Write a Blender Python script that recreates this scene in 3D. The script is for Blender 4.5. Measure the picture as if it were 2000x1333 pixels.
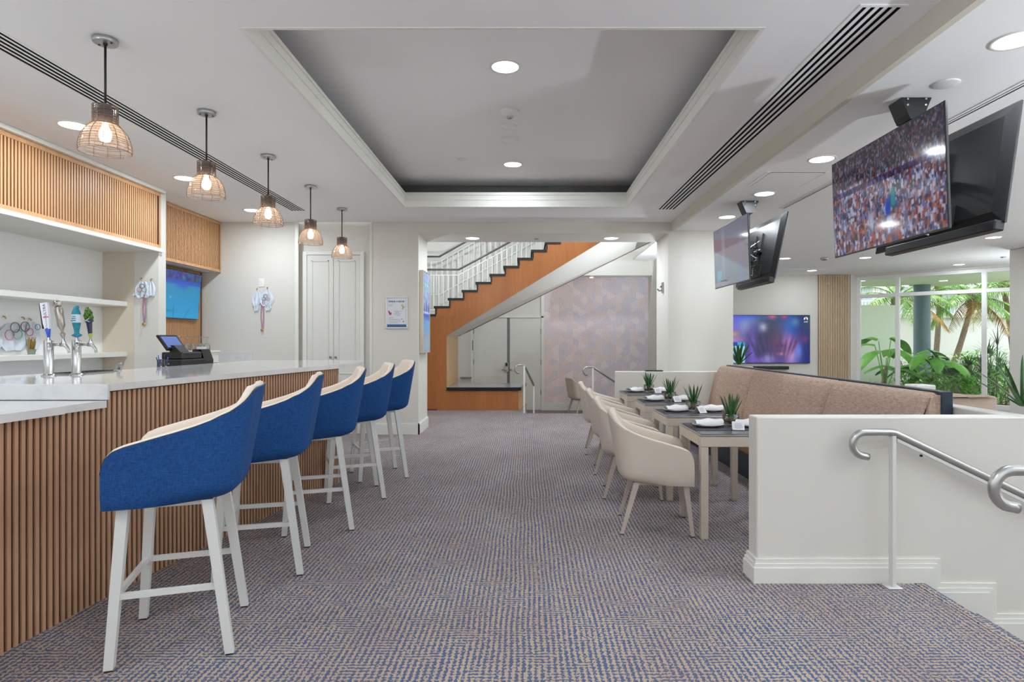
import bpy, bmesh, math, random
import numpy as np
from mathutils import Vector, Matrix

random.seed(7)
rng = np.random.default_rng(7)
for _o in list(bpy.data.objects):
    bpy.data.objects.remove(_o)
scene = bpy.context.scene
COL = scene.collection
PI = math.pi


def lin(r, g, b):
    def f(c):
        c /= 255.0
        return c / 12.92 if c <= 0.04045 else ((c + 0.055) / 1.055) ** 2.4
    return (f(r), f(g), f(b), 1.0)


# ------------------------------------------------------------------ camera
cam_d = bpy.data.cameras.new('camera')
cam = bpy.data.objects.new('camera', cam_d)
COL.objects.link(cam)
cam.location = (0, 0, 1.38)
cam.rotation_euler = (PI / 2, 0, 0)
cam_d.sensor_width = 36
cam_d.lens = 21.42
cam_d.shift_x = -0.014
cam_d.shift_y = -0.00075
cam_d.clip_start = 0.05
cam_d.clip_end = 300
scene.camera = cam

# ------------------------------------------------------------------ world and sun
world = bpy.data.worlds.new('world')
scene.world = world
world.use_nodes = True
bg = world.node_tree.nodes['Background']
bg.inputs[0].default_value = (0.96, 0.985, 1.0, 1)
bg.inputs[1].default_value = 3.6
sun_d = bpy.data.lights.new('sun', 'SUN')
sun_d.energy = 5.0
sun_d.angle = 0.05
sun_d.color = (1.0, 0.95, 0.86)
sun = bpy.data.objects.new('sun', sun_d)
COL.objects.link(sun)
sun.rotation_euler = (math.radians(-8), math.radians(32), 0)
LENS_STRENGTH = 12.0
LAMP_W = 12.5          # every recessed downlight
LOBBY_W = 50.0  # power of the lamps added to brighten the lobby
FILL_UPLIGHT_W = 90.0  # base power of the added ceiling fill lamps
BULB_STRENGTH = 26.0

# ------------------------------------------------------------------ exposure
vs = scene.view_settings
vs.view_transform = 'Standard'
vs.look = 'None'
vs.gamma = 1.0
vs.use_curve_mapping = False
vs.exposure = -0.54
scene.cycles.use_denoising = True
scene.cycles.max_bounces = 10
scene.cycles.diffuse_bounces = 6
scene.cycles.glossy_bounces = 4
scene.cycles.transmission_bounces = 6
scene.cycles.transparent_max_bounces = 16
scene.cycles.sample_clamp_indirect = 6.0
scene.cycles.caustics_reflective = False
scene.cycles.caustics_refractive = False


# ------------------------------------------------------------------ materials
def new_mat(name):
    m = bpy.data.materials.new(name)
    m.use_nodes = True
    nt = m.node_tree
    return m, nt, nt.nodes['Principled BSDF']


def nd(nt, typ, **kw):
    n = nt.nodes.new(typ)
    for k, v in kw.items():
        if k in n.inputs:
            n.inputs[k].default_value = v
        else:
            setattr(n, k, v)
    return n


def math_n(nt, op, a, b=None, c=None):
    n = nt.nodes.new('ShaderNodeMath')
    n.operation = op
    for i, v in enumerate((a, b, c)):
        if v is None:
            continue
        if isinstance(v, (int, float)):
            n.inputs[i].default_value = v
        else:
            nt.links.new(v, n.inputs[i])
    return n.outputs[0]


def mix_n(nt, fac, a, b):
    n = nt.nodes.new('ShaderNodeMix')
    n.data_type = 'RGBA'
    for sock, v in ((n.inputs[0], fac), (n.inputs[6], a), (n.inputs[7], b)):
        if isinstance(v, (int, float, tuple)):
            sock.default_value = v
        else:
            nt.links.new(v, sock)
    return n.outputs[2]


def coords(nt, scale=(1, 1, 1), kind='Object'):
    tc = nt.nodes.new('ShaderNodeTexCoord')
    mp = nt.nodes.new('ShaderNodeMapping')
    mp.inputs['Scale'].default_value = scale
    nt.links.new(tc.outputs[kind], mp.inputs[0])
    return mp.outputs[0]


def noise(nt, vec, scale=5.0, detail=2.0, rough=0.5):
    n = nt.nodes.new('ShaderNodeTexNoise')
    n.inputs['Scale'].default_value = scale
    n.inputs['Detail'].default_value = detail
    n.inputs['Roughness'].default_value = rough
    nt.links.new(vec, n.inputs['Vector'])
    return n.outputs[0]


def simple(name, rgb, rough=0.5, metal=0.0, var=0.0, vscale=(8, 8, 8), bump=0.0, bscale=200.0,
           spec=0.5, coat=0.0, rgb2=None):
    m, nt, p = new_mat(name)
    p.inputs['Base Color'].default_value = lin(*rgb)
    p.inputs['Roughness'].default_value = rough
    p.inputs['Metallic'].default_value = metal
    p.inputs['Specular IOR Level'].default_value = spec
    p.inputs['Coat Weight'].default_value = coat
    if var or rgb2:
        v = coords(nt, vscale)
        n = noise(nt, v, 1.0, 4.0, 0.6)
        if rgb2 is None:
            rgb2 = tuple(max(0, c * (1 - var)) for c in rgb)
        n = math_n(nt, 'MULTIPLY_ADD', n, 2.2, -0.6)
        n = math_n(nt, 'MINIMUM', math_n(nt, 'MAXIMUM', n, 0.0), 1.0)
        nt.links.new(mix_n(nt, n, lin(*rgb), lin(*rgb2)), p.inputs['Base Color'])
    if bump:
        v = coords(nt)
        n = noise(nt, v, bscale, 2.0)
        b = nt.nodes.new('ShaderNodeBump')
        b.inputs['Strength'].default_value = bump
        b.inputs['Distance'].default_value = 0.002
        nt.links.new(n, b.inputs['Height'])
        nt.links.new(b.outputs[0], p.inputs['Normal'])
    return m


def emit(name, rgb, strength, base=None):
    m, nt, p = new_mat(name)
    p.inputs['Base Color'].default_value = lin(*(base or rgb))
    p.inputs['Emission Color'].default_value = lin(*rgb)
    p.inputs['Emission Strength'].default_value = strength
    return m


def wood(name, a, b, grain=(60, 60, 3), rough=0.45):
    m, nt, p = new_mat(name)
    v = coords(nt, grain)
    n1 = noise(nt, v, 1.0, 5.0, 0.65)
    v2 = coords(nt, tuple(g * 0.12 for g in grain))
    n2 = noise(nt, v2, 1.0, 2.0)
    n = math_n(nt, 'MULTIPLY_ADD', math_n(nt, 'ADD', n1, n2), 1.5, -1.0)
    n = math_n(nt, 'MINIMUM', math_n(nt, 'MAXIMUM', n, 0.0), 1.0)
    nt.links.new(mix_n(nt, n, lin(*a), lin(*b)), p.inputs['Base Color'])
    p.inputs['Roughness'].default_value = rough
    return m


def fabric(name, a, b, scale=420.0, rough=0.85, bump=0.25, sheen=0.0):
    m, nt, p = new_mat(name)
    v1 = coords(nt, (scale, scale, scale * 0.12))
    v2 = coords(nt, (scale * 0.12, scale * 0.12, scale))
    n = math_n(nt, 'ADD', noise(nt, v1, 1.0, 1.0), noise(nt, v2, 1.0, 1.0))
    n = math_n(nt, 'MULTIPLY_ADD', n, 1.8, -1.3)
    n = math_n(nt, 'MINIMUM', math_n(nt, 'MAXIMUM', n, 0.0), 1.0)
    nt.links.new(mix_n(nt, n, lin(*a), lin(*b)), p.inputs['Base Color'])
    p.inputs['Roughness'].default_value = rough
    p.inputs['Sheen Weight'].default_value = sheen
    p.inputs['Specular IOR Level'].default_value = 0.25
    bp = nt.nodes.new('ShaderNodeBump')
    bp.inputs['Strength'].default_value = bump
    bp.inputs['Distance'].default_value = 0.001
    nt.links.new(n, bp.inputs['Height'])
    nt.links.new(bp.outputs[0], p.inputs['Normal'])
    return m


def thin_glass(name, tint=(0.96, 0.98, 0.97), gloss=0.08, rough=0.02, dif=0.0, dcol=(255, 220, 190)):
    m = bpy.data.materials.new(name)
    m.use_nodes = True
    nt = m.node_tree
    nt.nodes.clear()
    out = nt.nodes.new('ShaderNodeOutputMaterial')
    tr = nt.nodes.new('ShaderNodeBsdfTransparent')
    tr.inputs[0].default_value = (*tint, 1)
    gl = nt.nodes.new('ShaderNodeBsdfGlossy')
    gl.inputs['Roughness'].default_value = rough
    mx = nt.nodes.new('ShaderNodeMixShader')
    fr = nt.nodes.new('ShaderNodeLayerWeight')
    fr.inputs[0].default_value = 0.25
    f = math_n(nt, 'MULTIPLY_ADD', fr.outputs['Fresnel'], 0.7, gloss * 0.3)
    nt.links.new(f, mx.inputs[0])
    nt.links.new(tr.outputs[0], mx.inputs[1])
    nt.links.new(gl.outputs[0], mx.inputs[2])
    last = mx.outputs[0]
    if dif:
        d = nt.nodes.new('ShaderNodeBsdfTranslucent')
        d.inputs[0].default_value = lin(*dcol)
        m2 = nt.nodes.new('ShaderNodeMixShader')
        m2.inputs[0].default_value = dif
        nt.links.new(last, m2.inputs[1])
        nt.links.new(d.outputs[0], m2.inputs[2])
        last = m2.outputs[0]
    nt.links.new(last, out.inputs[0])
    return m


def vcol(name, emis=0.0, rough=0.5, spec=0.5, dark=False):
    m, nt, p = new_mat(name)
    a = nt.nodes.new('ShaderNodeAttribute')
    a.attribute_name = 'Col'
    if emis:
        p.inputs['Base Color'].default_value = (0.01, 0.01, 0.012, 1)
        nt.links.new(a.outputs['Color'], p.inputs['Emission Color'])
        p.inputs['Emission Strength'].default_value = emis
    else:
        nt.links.new(a.outputs['Color'], p.inputs['Base Color'])
    p.inputs['Roughness'].default_value = rough
    p.inputs['Specular IOR Level'].default_value = spec
    return m


def carpet_mat():
    m, nt, p = new_mat('woven carpet')
    tc = nt.nodes.new('ShaderNodeTexCoord')
    sep = nt.nodes.new('ShaderNodeSeparateXYZ')
    nt.links.new(tc.outputs['Object'], sep.inputs[0])
    x, y = sep.outputs[0], sep.outputs[1]
    low = noise(nt, coords(nt, (3.5, 1.6, 1)), 1.0, 1.0)
    low2 = noise(nt, coords(nt, (9, 9, 1), 'Object'), 1.0, 1.0)
    fine = noise(nt, coords(nt, (75, 75, 1)), 1.0, 1.5)
    fiber = noise(nt, coords(nt, (420, 420, 1)), 1.0, 1.0)
    region = noise(nt, coords(nt, (4.2, 6.5, 1)), 1.0, 3.0, 0.7)
    xs = math_n(nt, 'MULTIPLY_ADD', low, 0.035, x)
    xs = math_n(nt, 'MULTIPLY_ADD', fine, 0.034, xs)
    s1 = math_n(nt, 'SINE', math_n(nt, 'MULTIPLY', xs, 2 * PI / 0.027))
    ys = math_n(nt, 'MULTIPLY_ADD', low2, 0.015, y)
    ys = math_n(nt, 'MULTIPLY_ADD', fine, 0.02, ys)
    s2 = math_n(nt, 'SINE', math_n(nt, 'MULTIPLY', ys, 2 * PI / 0.0235))
    w = math_n(nt, 'MULTIPLY_ADD', region, 6.0, -2.75)
    w = math_n(nt, 'MINIMUM', math_n(nt, 'MAXIMUM', w, 0.40), 0.95)
    iw = math_n(nt, 'SUBTRACT', 1.0, math_n(nt, 'MULTIPLY', w, 0.62))
    v = math_n(nt, 'ADD', math_n(nt, 'MULTIPLY', s1, iw), math_n(nt, 'MULTIPLY', s2, w))
    v = math_n(nt, 'ADD', v, math_n(nt, 'MULTIPLY_ADD', fine, 3.2, -1.5))
    f = math_n(nt, 'MULTIPLY_ADD', v, 2.0, 0.33)
    f = math_n(nt, 'MINIMUM', math_n(nt, 'MAXIMUM', f, 0.0), 1.0)
    tone = noise(nt, coords(nt, (2.2, 1.3, 1)), 1.0, 2.0)
    tone = math_n(nt, 'MULTIPLY_ADD', tone, 3.0, -1.0)
    tone = math_n(nt, 'MINIMUM', math_n(nt, 'MAXIMUM', tone, 0.0), 1.0)
    blue = mix_n(nt, tone, lin(74, 100, 140), lin(92, 98, 122))
    beige = mix_n(nt, tone, lin(198, 176, 148), lin(180, 160, 142))
    c = mix_n(nt, f, blue, beige)
    c = mix_n(nt, math_n(nt, 'MULTIPLY', fiber, 0.35), c, lin(70, 66, 78))
    nt.links.new(c, p.inputs['Base Color'])
    p.inputs['Roughness'].default_value = 0.95
    p.inputs['Specular IOR Level'].default_value = 0.1
    bp = nt.nodes.new('ShaderNodeBump')
    bp.inputs['Strength'].default_value = 0.35
    bp.inputs['Distance'].default_value = 0.003
    nt.links.new(math_n(nt, 'ADD', f, fiber), bp.inputs['Height'])
    nt.links.new(bp.outputs[0], p.inputs['Normal'])
    return m


def quartz_mat():
    m, nt, p = new_mat('white veined quartz')
    v = coords(nt, (2.2, 1.1, 2.2))
    n = noise(nt, v, 1.2, 6.0, 0.6)
    vein = math_n(nt, 'ABSOLUTE', math_n(nt, 'SUBTRACT', n, 0.5))
    vein = math_n(nt, 'MULTIPLY', vein, 28.0)
    vein = math_n(nt, 'MINIMUM', vein, 1.0)
    vein = math_n(nt, 'MULTIPLY_ADD', vein, 0.45, 0.55)
    nt.links.new(mix_n(nt, vein, lin(202, 202, 204), lin(218, 218, 218)), p.inputs['Base Color'])
    p.inputs['Roughness'].default_value = 0.06
    return m


M = {}
M['wall'] = simple('warm white paint', (218, 215, 207), 0.6, bump=0.04, bscale=90)
M['ceiling'] = simple('ceiling paint', (243, 243, 243), 0.7, bump=0.03, bscale=80)
M['trimw'] = simple('satin white trim paint', (230, 229, 222), 0.4)
M['cream_face'] = simple('beige niche paint', (214, 202, 184), 0.6)
M['beam'] = simple('putty paint', (214, 210, 196), 0.6)
M['niche'] = simple('niche white paint', (245, 245, 246), 0.5)
M['carpet'] = carpet_mat()
M['oak'] = wood('oak slats', (214, 168, 124), (190, 142, 96))
M['oak_back'] = wood('stained backing board', (108, 66, 36), (90, 54, 28))
M['bar_slat'] = wood('bar front slats', (196, 156, 126), (172, 132, 104))
M['bar_back'] = wood('bar backing board', (84, 52, 32), (66, 40, 24))
M['pale_slat'] = wood('pale oak slats', (222, 200, 170), (204, 180, 146))
M['pale_back'] = wood('pale slat backing', (150, 122, 92), (134, 108, 80))
M['cherry'] = wood('cherry veneer', (180, 114, 62), (158, 94, 46), (30, 30, 2.2), 0.35)
M['maple'] = wood('light maple veneer', (226, 184, 124), (212, 166, 104), (30, 30, 2.2), 0.35)
M['quartz'] = quartz_mat()
M['black_stone'] = simple('black granite', (26, 27, 30), 0.18, var=0.3, vscale=(60, 60, 60))
M['blue'] = fabric('denim blue fabric', (34, 82, 142), (20, 58, 108))
M['cream_vinyl'] = simple('cream vinyl', (238, 222, 206), 0.42, bump=0.08, bscale=300)
M['stool_metal'] = simple('silver painted steel', (226, 226, 222), 0.35, 0.1)
M['glide'] = simple('black plastic glide', (30, 30, 31), 0.5)
M['taupe'] = simple('taupe vinyl', (203, 190, 177), 0.42, bump=0.08, bscale=300)
M['taupe_in'] = simple('pale taupe vinyl', (219, 206, 192), 0.45, bump=0.08, bscale=300)
M['taupe_leg'] = simple('taupe painted steel', (186, 174, 162), 0.4)
M['table_frame'] = simple('champagne painted metal', (200, 188, 174), 0.35, 0.1)
M['table_top'] = simple('charcoal laminate', (104, 102, 104), 0.28, var=0.2, vscale=(40, 40, 40))
M['mat_cloth'] = fabric('dark woven placemat', (62, 60, 68), (92, 88, 92), 260)
M['china'] = simple('white china', (238, 236, 230), 0.2)
M['napkin'] = simple('white napkin linen', (238, 238, 238), 0.8, bump=0.2, bscale=500)
M['card'] = simple('white card stock', (238, 236, 236), 0.6)
M['leaf'] = simple('aloe leaf', (52, 104, 44), 0.4, rgb2=(24, 62, 26), vscale=(30, 30, 12))
M['leaf_b'] = simple('banana leaf', (116, 182, 62), 0.4, rgb2=(64, 140, 42), vscale=(6, 6, 2))
M['palm_leaf'] = simple('palm leaflet', (148, 194, 80), 0.45, rgb2=(82, 138, 54), vscale=(3, 3, 3))
M['palm_dry'] = simple('dry palm leaflet', (196, 160, 84), 0.6, rgb2=(150, 120, 60), vscale=(3, 3, 3))
M['fan_leaf'] = simple('fan palm leaflet', (66, 112, 54), 0.4, rgb2=(30, 70, 34), vscale=(4, 4, 4))
M['shrub_leaf'] = simple('shrub leaf', (132, 200, 62), 0.45, rgb2=(64, 130, 44), vscale=(3, 3, 3))
M['bark'] = simple('palm bark', (146, 128, 108), 0.9, rgb2=(96, 82, 70), vscale=(12, 12, 40), bump=0.6, bscale=60)
M['glass'] = thin_glass('clear window glass')
M['bowl_glass'] = thin_glass('clear bowl glass', (0.93, 0.94, 0.93), 0.2)
M['cup_glass'] = thin_glass('drinking glass', (0.95, 0.96, 0.95), 0.25)
M['amber_glass'] = thin_glass('smoky amber glass', (0.96, 0.91, 0.87), 0.12, 0.08, 0.26, (255, 234, 216))
M['pebble'] = simple('brown pebbles', (140, 98, 70), 0.6, rgb2=(86, 58, 44), vscale=(40, 40, 40))
M['nickel'] = simple('brushed nickel', (172, 172, 172), 0.35, 0.85, bump=0.1, bscale=300)
M['steel'] = simple('polished stainless', (205, 205, 205), 0.16, 1.0)
M['rail_steel'] = simple('satin stainless rail', (186, 186, 184), 0.3, 0.9)
M['dark_metal'] = simple('dark bronze rod', (44, 44, 44), 0.45, 0.4)
M['wire'] = simple('grey wire', (120, 98, 84), 0.75, 0.0)
M['collar'] = simple('woven wire collar', (128, 122, 120), 0.7, 0.1, rgb2=(84, 80, 80), vscale=(160, 160, 30))
M['bulb'] = emit('warm filament bulb', (255, 230, 198), BULB_STRENGTH)
M['lens'] = emit('white light lens', (255, 254, 251), LENS_STRENGTH)
M['black'] = simple('matte black', (24, 24, 26), 0.45)
M['gloss_black'] = simple('gloss black plastic', (18, 18, 20), 0.18)
M['tv_back'] = simple('brushed black plastic', (46, 46, 47), 0.32, 0.3, bump=0.15, bscale=400)
M['slot_black'] = simple('matte slot black', (9, 9, 9), 0.9, spec=0.1)  # black backing of the vent slots and hatch gap
M['navy'] = simple('navy laminate', (30, 42, 58), 0.35, rgb2=(40, 56, 72), vscale=(10, 10, 3))
M['tan_fabric'] = fabric('tan upholstery', (184, 160, 142), (146, 124, 110), 150, bump=0.35)
M['tan_seat'] = fabric('tan seat upholstery', (176, 142, 112), (150, 118, 92), 150, bump=0.35)
M['booth'] = simple('striped beige booth wood', (196, 176, 160), 0.5, rgb2=(176, 154, 140), vscale=(3, 3, 60))
M['door_paint'] = simple('door paint', (222, 221, 214), 0.5)
M['gap_grey'] = simple('grey door gap', (120, 118, 116), 0.6)
M['teal'] = simple('slate teal paint', (78, 108, 122), 0.5, var=0.12, vscale=(3, 3, 1))
M['green_wall'] = simple('pale green stucco', (214, 226, 214), 0.85, bump=0.3, bscale=60)
M['white_building'] = simple('white stucco', (238, 240, 242), 0.8)
M['glass_dark'] = simple('distant window glass', (178, 192, 200), 0.15)
M['soil'] = simple('garden mulch', (120, 110, 86), 0.95, rgb2=(84, 92, 58), vscale=(2, 2, 2))
M['paving'] = simple('pale bounce paving', (214, 210, 202), 0.8)  # pale so the unseen terrace bounces daylight up to the ceilings
M['white_vinyl'] = simple('white plastic', (232, 232, 230), 0.4)
M['red_line'] = simple('red brown edge strip', (120, 62, 44), 0.4)
M['cap_reflection'] = simple('cap stone reflection grey', (150, 150, 160), 0.15)  # grey paints in the reflection on the black cap
M['cove'] = simple('shade dark cove board', (112, 112, 112), 0.8)  # dark grey paints the cove's shade into the colour
M['rail_grey'] = simple('grey painted handrail', (92, 90, 86), 0.4)
M['tread'] = simple('black stair tread', (28, 28, 28), 0.4)
M['paper'] = simple('poster paper', (222, 222, 230), 0.5)
M['poster_blue'] = simple('poster blue band', (52, 96, 148), 0.5)
M['ink'] = simple('grey print ink', (132, 138, 158), 0.6)
M['ink_dark'] = simple('dark print ink', (44, 46, 70), 0.6)
M['red'] = simple('red print', (190, 62, 84), 0.6)
M['green_print'] = simple('green print', (170, 184, 96), 0.6)
M['frame_silver'] = simple('silver picture frame', (206, 206, 204), 0.3, 0.5)
M['frame_gold'] = simple('champagne picture frame', (206, 194, 176), 0.35, 0.4)
M['tap_white'] = simple('white tap handle', (232, 232, 240), 0.3)
M['tap_blue'] = simple('blue tap handle', (36, 82, 190), 0.3)
M['tap_teal'] = simple('teal tap handle', (30, 142, 166), 0.3, rgb2=(20, 100, 124), vscale=(60, 60, 60))
M['tap_green'] = simple('green hop handle', (88, 136, 32), 0.4, rgb2=(44, 78, 20), vscale=(90, 90, 90))
M['tap_navy'] = simple('navy tap handle', (42, 52, 76), 0.3)
M['tap_lime'] = simple('lime ferrule', (170, 190, 60), 0.4)
M['pewter'] = simple('pewter tap handle', (176, 170, 160), 0.28, 0.9)
M['cloth_white'] = simple('thin white fabric', (228, 232, 238), 0.8, rgb2=(198, 212, 224), vscale=(14, 14, 14))
M['ribbon'] = simple('faded red ribbon', (196, 132, 130), 0.7, rgb2=(150, 130, 170), vscale=(20, 20, 20))
M['ring_black'] = simple('dark ring print', (74, 82, 92), 0.6)
M['ring_red'] = simple('red ring print', (206, 108, 122), 0.6)
M['ring_blue'] = simple('blue ring print', (84, 134, 176), 0.6)
M['ring_green'] = simple('green ring print', (128, 168, 150), 0.6)
M['gold'] = simple('gold medal', (190, 160, 96), 0.35, 0.7)
M['tin'] = simple('grey green tin', (136, 146, 130), 0.4, 0.4)
M['pos_screen'] = emit('blue till screen', (70, 92, 150), 0.75)
M['vc_screen'] = vcol('television picture', 1.25, 0.08, 0.5)
M['vc_reflect'] = vcol('painted screen reflections', 0.85, 0.06, 0.6)  # glowing colours that mostly stand in for reflections
M['vc_print'] = vcol('printed surface', 0.0, 0.6, 0.2)


# ------------------------------------------------------------------ mesh building
class MB:
    def __init__(s):
        s.v = []
        s.f = []

    def add(s, vs_, fs_):
        n = len(s.v)
        s.v += [tuple(v) for v in vs_]
        s.f += [tuple(i + n for i in f) for f in fs_]
        return s

    def box(s, x0, x1, y0, y1, z0, z1, mtx=None):
        vs_ = [(x, y, z) for x in (x0, x1) for y in (y0, y1) for z in (z0, z1)]
        if mtx is not None:
            vs_ = [mtx @ Vector(v) for v in vs_]
        return s.add(vs_, [(0, 1, 3, 2), (4, 6, 7, 5), (0, 4, 5, 1), (2, 3, 7, 6), (0, 2, 6, 4), (1, 5, 7, 3)])

    def cbox(s, x0, x1, y0, y1, z0, z1, b=0.004, mtx=None):
        vs_, idx = [], {}
        lo, hi = (x0, y0, z0), (x1, y1, z1)
        for cx in (0, 1):
            for cy in (0, 1):
                for cz in (0, 1):
                    c = (cx, cy, cz)
                    for ax in range(3):
                        p = []
                        for k in range(3):
                            e = hi[k] if c[k] else lo[k]
                            if k != ax:
                                e += -b if c[k] else b
                            p.append(e)
                        idx[(c, ax)] = len(vs_)
                        vs_.append(Vector(p))
        fs_ = []
        for ax in range(3):
            o1, o2 = [k for k in range(3) if k != ax]
            for sgn in (0, 1):
                loop = []
                for a_, b_ in ((0, 0), (1, 0), (1, 1), (0, 1)):
                    c = [0, 0, 0]
                    c[ax], c[o1], c[o2] = sgn, a_, b_
                    loop.append(idx[(tuple(c), ax)])
                fs_.append(loop)
            for a_ in (0, 1):
                for b_ in (0, 1):
                    q = []
                    for e, axs in ((0, (o1, o2)), (1, (o2, o1))):
                        c = [0, 0, 0]
                        c[ax], c[o1], c[o2] = e, a_, b_
                        q += [idx[(tuple(c), axs[0])], idx[(tuple(c), axs[1])]]
                    fs_.append(q)
        for cx in (0, 1):
            for cy in (0, 1):
                for cz in (0, 1):
                    fs_.append([idx[((cx, cy, cz), k)] for k in range(3)])
        if mtx is not None:
            vs_ = [mtx @ v for v in vs_]
        return s.add(vs_, fs_)

    def tube(s, path, r, n=8, closed=False, cap=True, sx=1.0):
        path = [Vector(p) for p in path]
        m = len(path)
        rs = r if isinstance(r, (list, tuple)) else [r] * m
        base = len(s.v)
        up = Vector((0, 0, 1))
        t0 = (path[1] - path[0]).normalized()
        if abs(t0.dot(up)) > 0.95:
            up = Vector((1, 0, 0))
        a = t0.cross(up).normalized()
        for i, p in enumerate(path):
            if closed:
                t = (path[(i + 1) % m] - path[i - 1]).normalized()
            else:
                t = (path[min(i + 1, m - 1)] - path[max(i - 1, 0)]).normalized()
            a = (a - t * a.dot(t)).normalized()
            b = t.cross(a)
            for k in range(n):
                an = 2 * PI * (k + 0.5) / n
                s.v.append(tuple(p + a * (math.cos(an) * rs[i] * sx) + b * (math.sin(an) * rs[i])))
        for i in range(m if closed else m - 1):
            j = (i + 1) % m
            for k in range(n):
                k2 = (k + 1) % n
                s.f.append((base + i * n + k, base + i * n + k2, base + j * n + k2, base + j * n + k))
        if cap and not closed:
            s.f.append(tuple(base + k for k in range(n))[::-1])
            s.f.append(tuple(base + (m - 1) * n + k for k in range(n)))
        return s

    def lathe(s, prof, n=24, c=(0, 0, 0), mtx=None, a0=0.0, a1=2 * PI):
        base = len(s.v)
        full = abs(a1 - a0 - 2 * PI) < 1e-6
        cols = n if full else n + 1
        for (r, z) in prof:
            for k in range(cols):
                an = a0 + (a1 - a0) * k / n
                p = Vector((c[0] + r * math.cos(an), c[1] + r * math.sin(an), c[2] + z))
                if mtx is not None:
                    p = mtx @ p
                s.v.append(tuple(p))
        for i in range(len(prof) - 1):
            for k in range(n):
                k2 = (k + 1) % cols
                s.f.append((base + i * cols + k, base + i * cols + k2, base + (i + 1) * cols + k2, base + (i + 1) * cols + k))
        return s

    def disc(s, r, n=24, c=(0, 0, 0), mtx=None):
        vs_ = [Vector((c[0] + r * math.cos(2 * PI * k / n), c[1] + r * math.sin(2 * PI * k / n), c[2])) for k in range(n)]
        if mtx is not None:
            vs_ = [mtx @ v for v in vs_]
        return s.add(vs_, [tuple(range(n))])

    def prism(s, poly, axis, a, b):
        def P(u, v, w):
            return {'x': (w, u, v), 'y': (u, w, v), 'z': (u, v, w)}[axis]
        n = len(poly)
        vs_ = [P(u, v, a) for u, v in poly] + [P(u, v, b) for u, v in poly]
        fs_ = [tuple(range(n)), tuple(range(n, 2 * n))[::-1]]
        fs_ += [(i, n + i, n + (i + 1) % n, (i + 1) % n) for i in range(n)]
        return s.add(vs_, fs_)

    def grid(s, fn, nu, nv):
        base = len(s.v)
        for i in range(nu + 1):
            for j in range(nv + 1):
                s.v.append(tuple(fn(i / nu, j / nv)))
        w = nv + 1
        for i in range(nu):
            for j in range(nv):
                s.f.append((base + i * w + j, base + (i + 1) * w + j, base + (i + 1) * w + j + 1, base + i * w + j + 1))
        return s

    def sphere(s, c, r, n=10, m=6, sc=(1, 1, 1)):
        prof = [(max(1e-4, math.sin(PI * i / m)) * r, -math.cos(PI * i / m) * r) for i in range(m + 1)]
        mtx = Matrix.Translation(c) @ Matrix.Diagonal((*sc, 1))
        return s.lathe(prof, n, (0, 0, 0), mtx)

    def mesh(s, name):
        me = bpy.data.meshes.new(name)
        me.from_pydata(s.v, [], s.f)
        me.validate()
        bm = bmesh.new()
        bm.from_mesh(me)
        bmesh.ops.recalc_face_normals(bm, faces=bm.faces)
        bm.to_mesh(me)
        bm.free()
        return me

    def build(s, name, mat, parent=None, smooth=False, world=True, auto=None):
        """link as one mesh object; coordinates are world ones unless world=False"""
        if parent is not None and world:
            off = Vector((0, 0, 0))
            q = parent
            while q is not None:
                off += Vector(q.location)
                q = q.parent
            s.v = [(v[0] - off.x, v[1] - off.y, v[2] - off.z) for v in s.v]
        me = s.mesh(name)
        if mat is not None:
            me.materials.append(M[mat] if isinstance(mat, str) else mat)
        if smooth:
            for p in me.polygons:
                p.use_smooth = True
            if auto:
                me.set_sharp_from_angle(angle=math.radians(auto))
        o = bpy.data.objects.new(name, me)
        COL.objects.link(o)
        if parent is not None:
            o.parent = parent
        return o


def tag(o, label=None, cat=None, group=None, kind=None):
    if label:
        o['label'] = label
    if cat:
        o['category'] = cat
    if group:
        o['group'] = group
    if kind:
        o['kind'] = kind
    return o


def thing(name, label, cat, loc=(0, 0, 0), rotz=0.0, group=None):
    o = bpy.data.objects.new(name, None)
    COL.objects.link(o)
    o.empty_display_size = 0.1
    o.location = loc
    o.rotation_euler = (0, 0, rotz)
    return tag(o, label, cat, group)


def struct(name, mb, mat, parent=None, smooth=False, auto=None):
    o = mb.build(name, mat, parent, smooth, auto=auto)
    if parent is None:
        o['kind'] = 'structure'
    return o


def copy_tree(o, parent=None):
    c = o.copy()
    COL.objects.link(c)
    c.parent = parent
    for ch in KIDS.get(o.name, [x for x in bpy.data.objects if x.parent == o]):
        copy_tree(ch, c)
    return c


KIDS = {}


def dup(root, loc, rotz=0.0, label=None):
    def reg(o):
        KIDS[o.name] = [x for x in bpy.data.objects if x.parent == o]
        for k in KIDS[o.name]:
            reg(k)
    if root.name not in KIDS:
        reg(root)
    c = copy_tree(root)
    c.location = loc
    c.rotation_euler = (0, 0, rotz)
    if label:
        c['label'] = label
    return c


def share(o, name, parent, mtx=None, loc=None):
    """another object with the same mesh data"""
    c = bpy.data.objects.new(name, o.data)
    COL.objects.link(c)
    c.parent = parent
    if loc is not None:
        c.location = loc
    if mtx is not None:
        c.matrix_local = mtx
    return c


def text_mb(txt, size, mtx, depth=0.001, spacing=1.0):
    cu = bpy.data.curves.new('lettering', 'FONT')
    cu.body = txt
    cu.size = size
    cu.align_x = 'CENTER'
    cu.align_y = 'CENTER'
    cu.space_character = spacing
    cu.resolution_u = 2
    ob = bpy.data.objects.new('lettering_source', cu)
    me = bpy.data.meshes.new_from_object(ob)
    mb = MB()
    mb.add([mtx @ Vector((v.co.x, v.co.y, 0)) for v in me.vertices], [tuple(p.vertices) for p in me.polygons])
    bpy.data.objects.remove(ob)
    bpy.data.meshes.remove(me)
    bpy.data.curves.remove(cu)
    return mb


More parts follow.
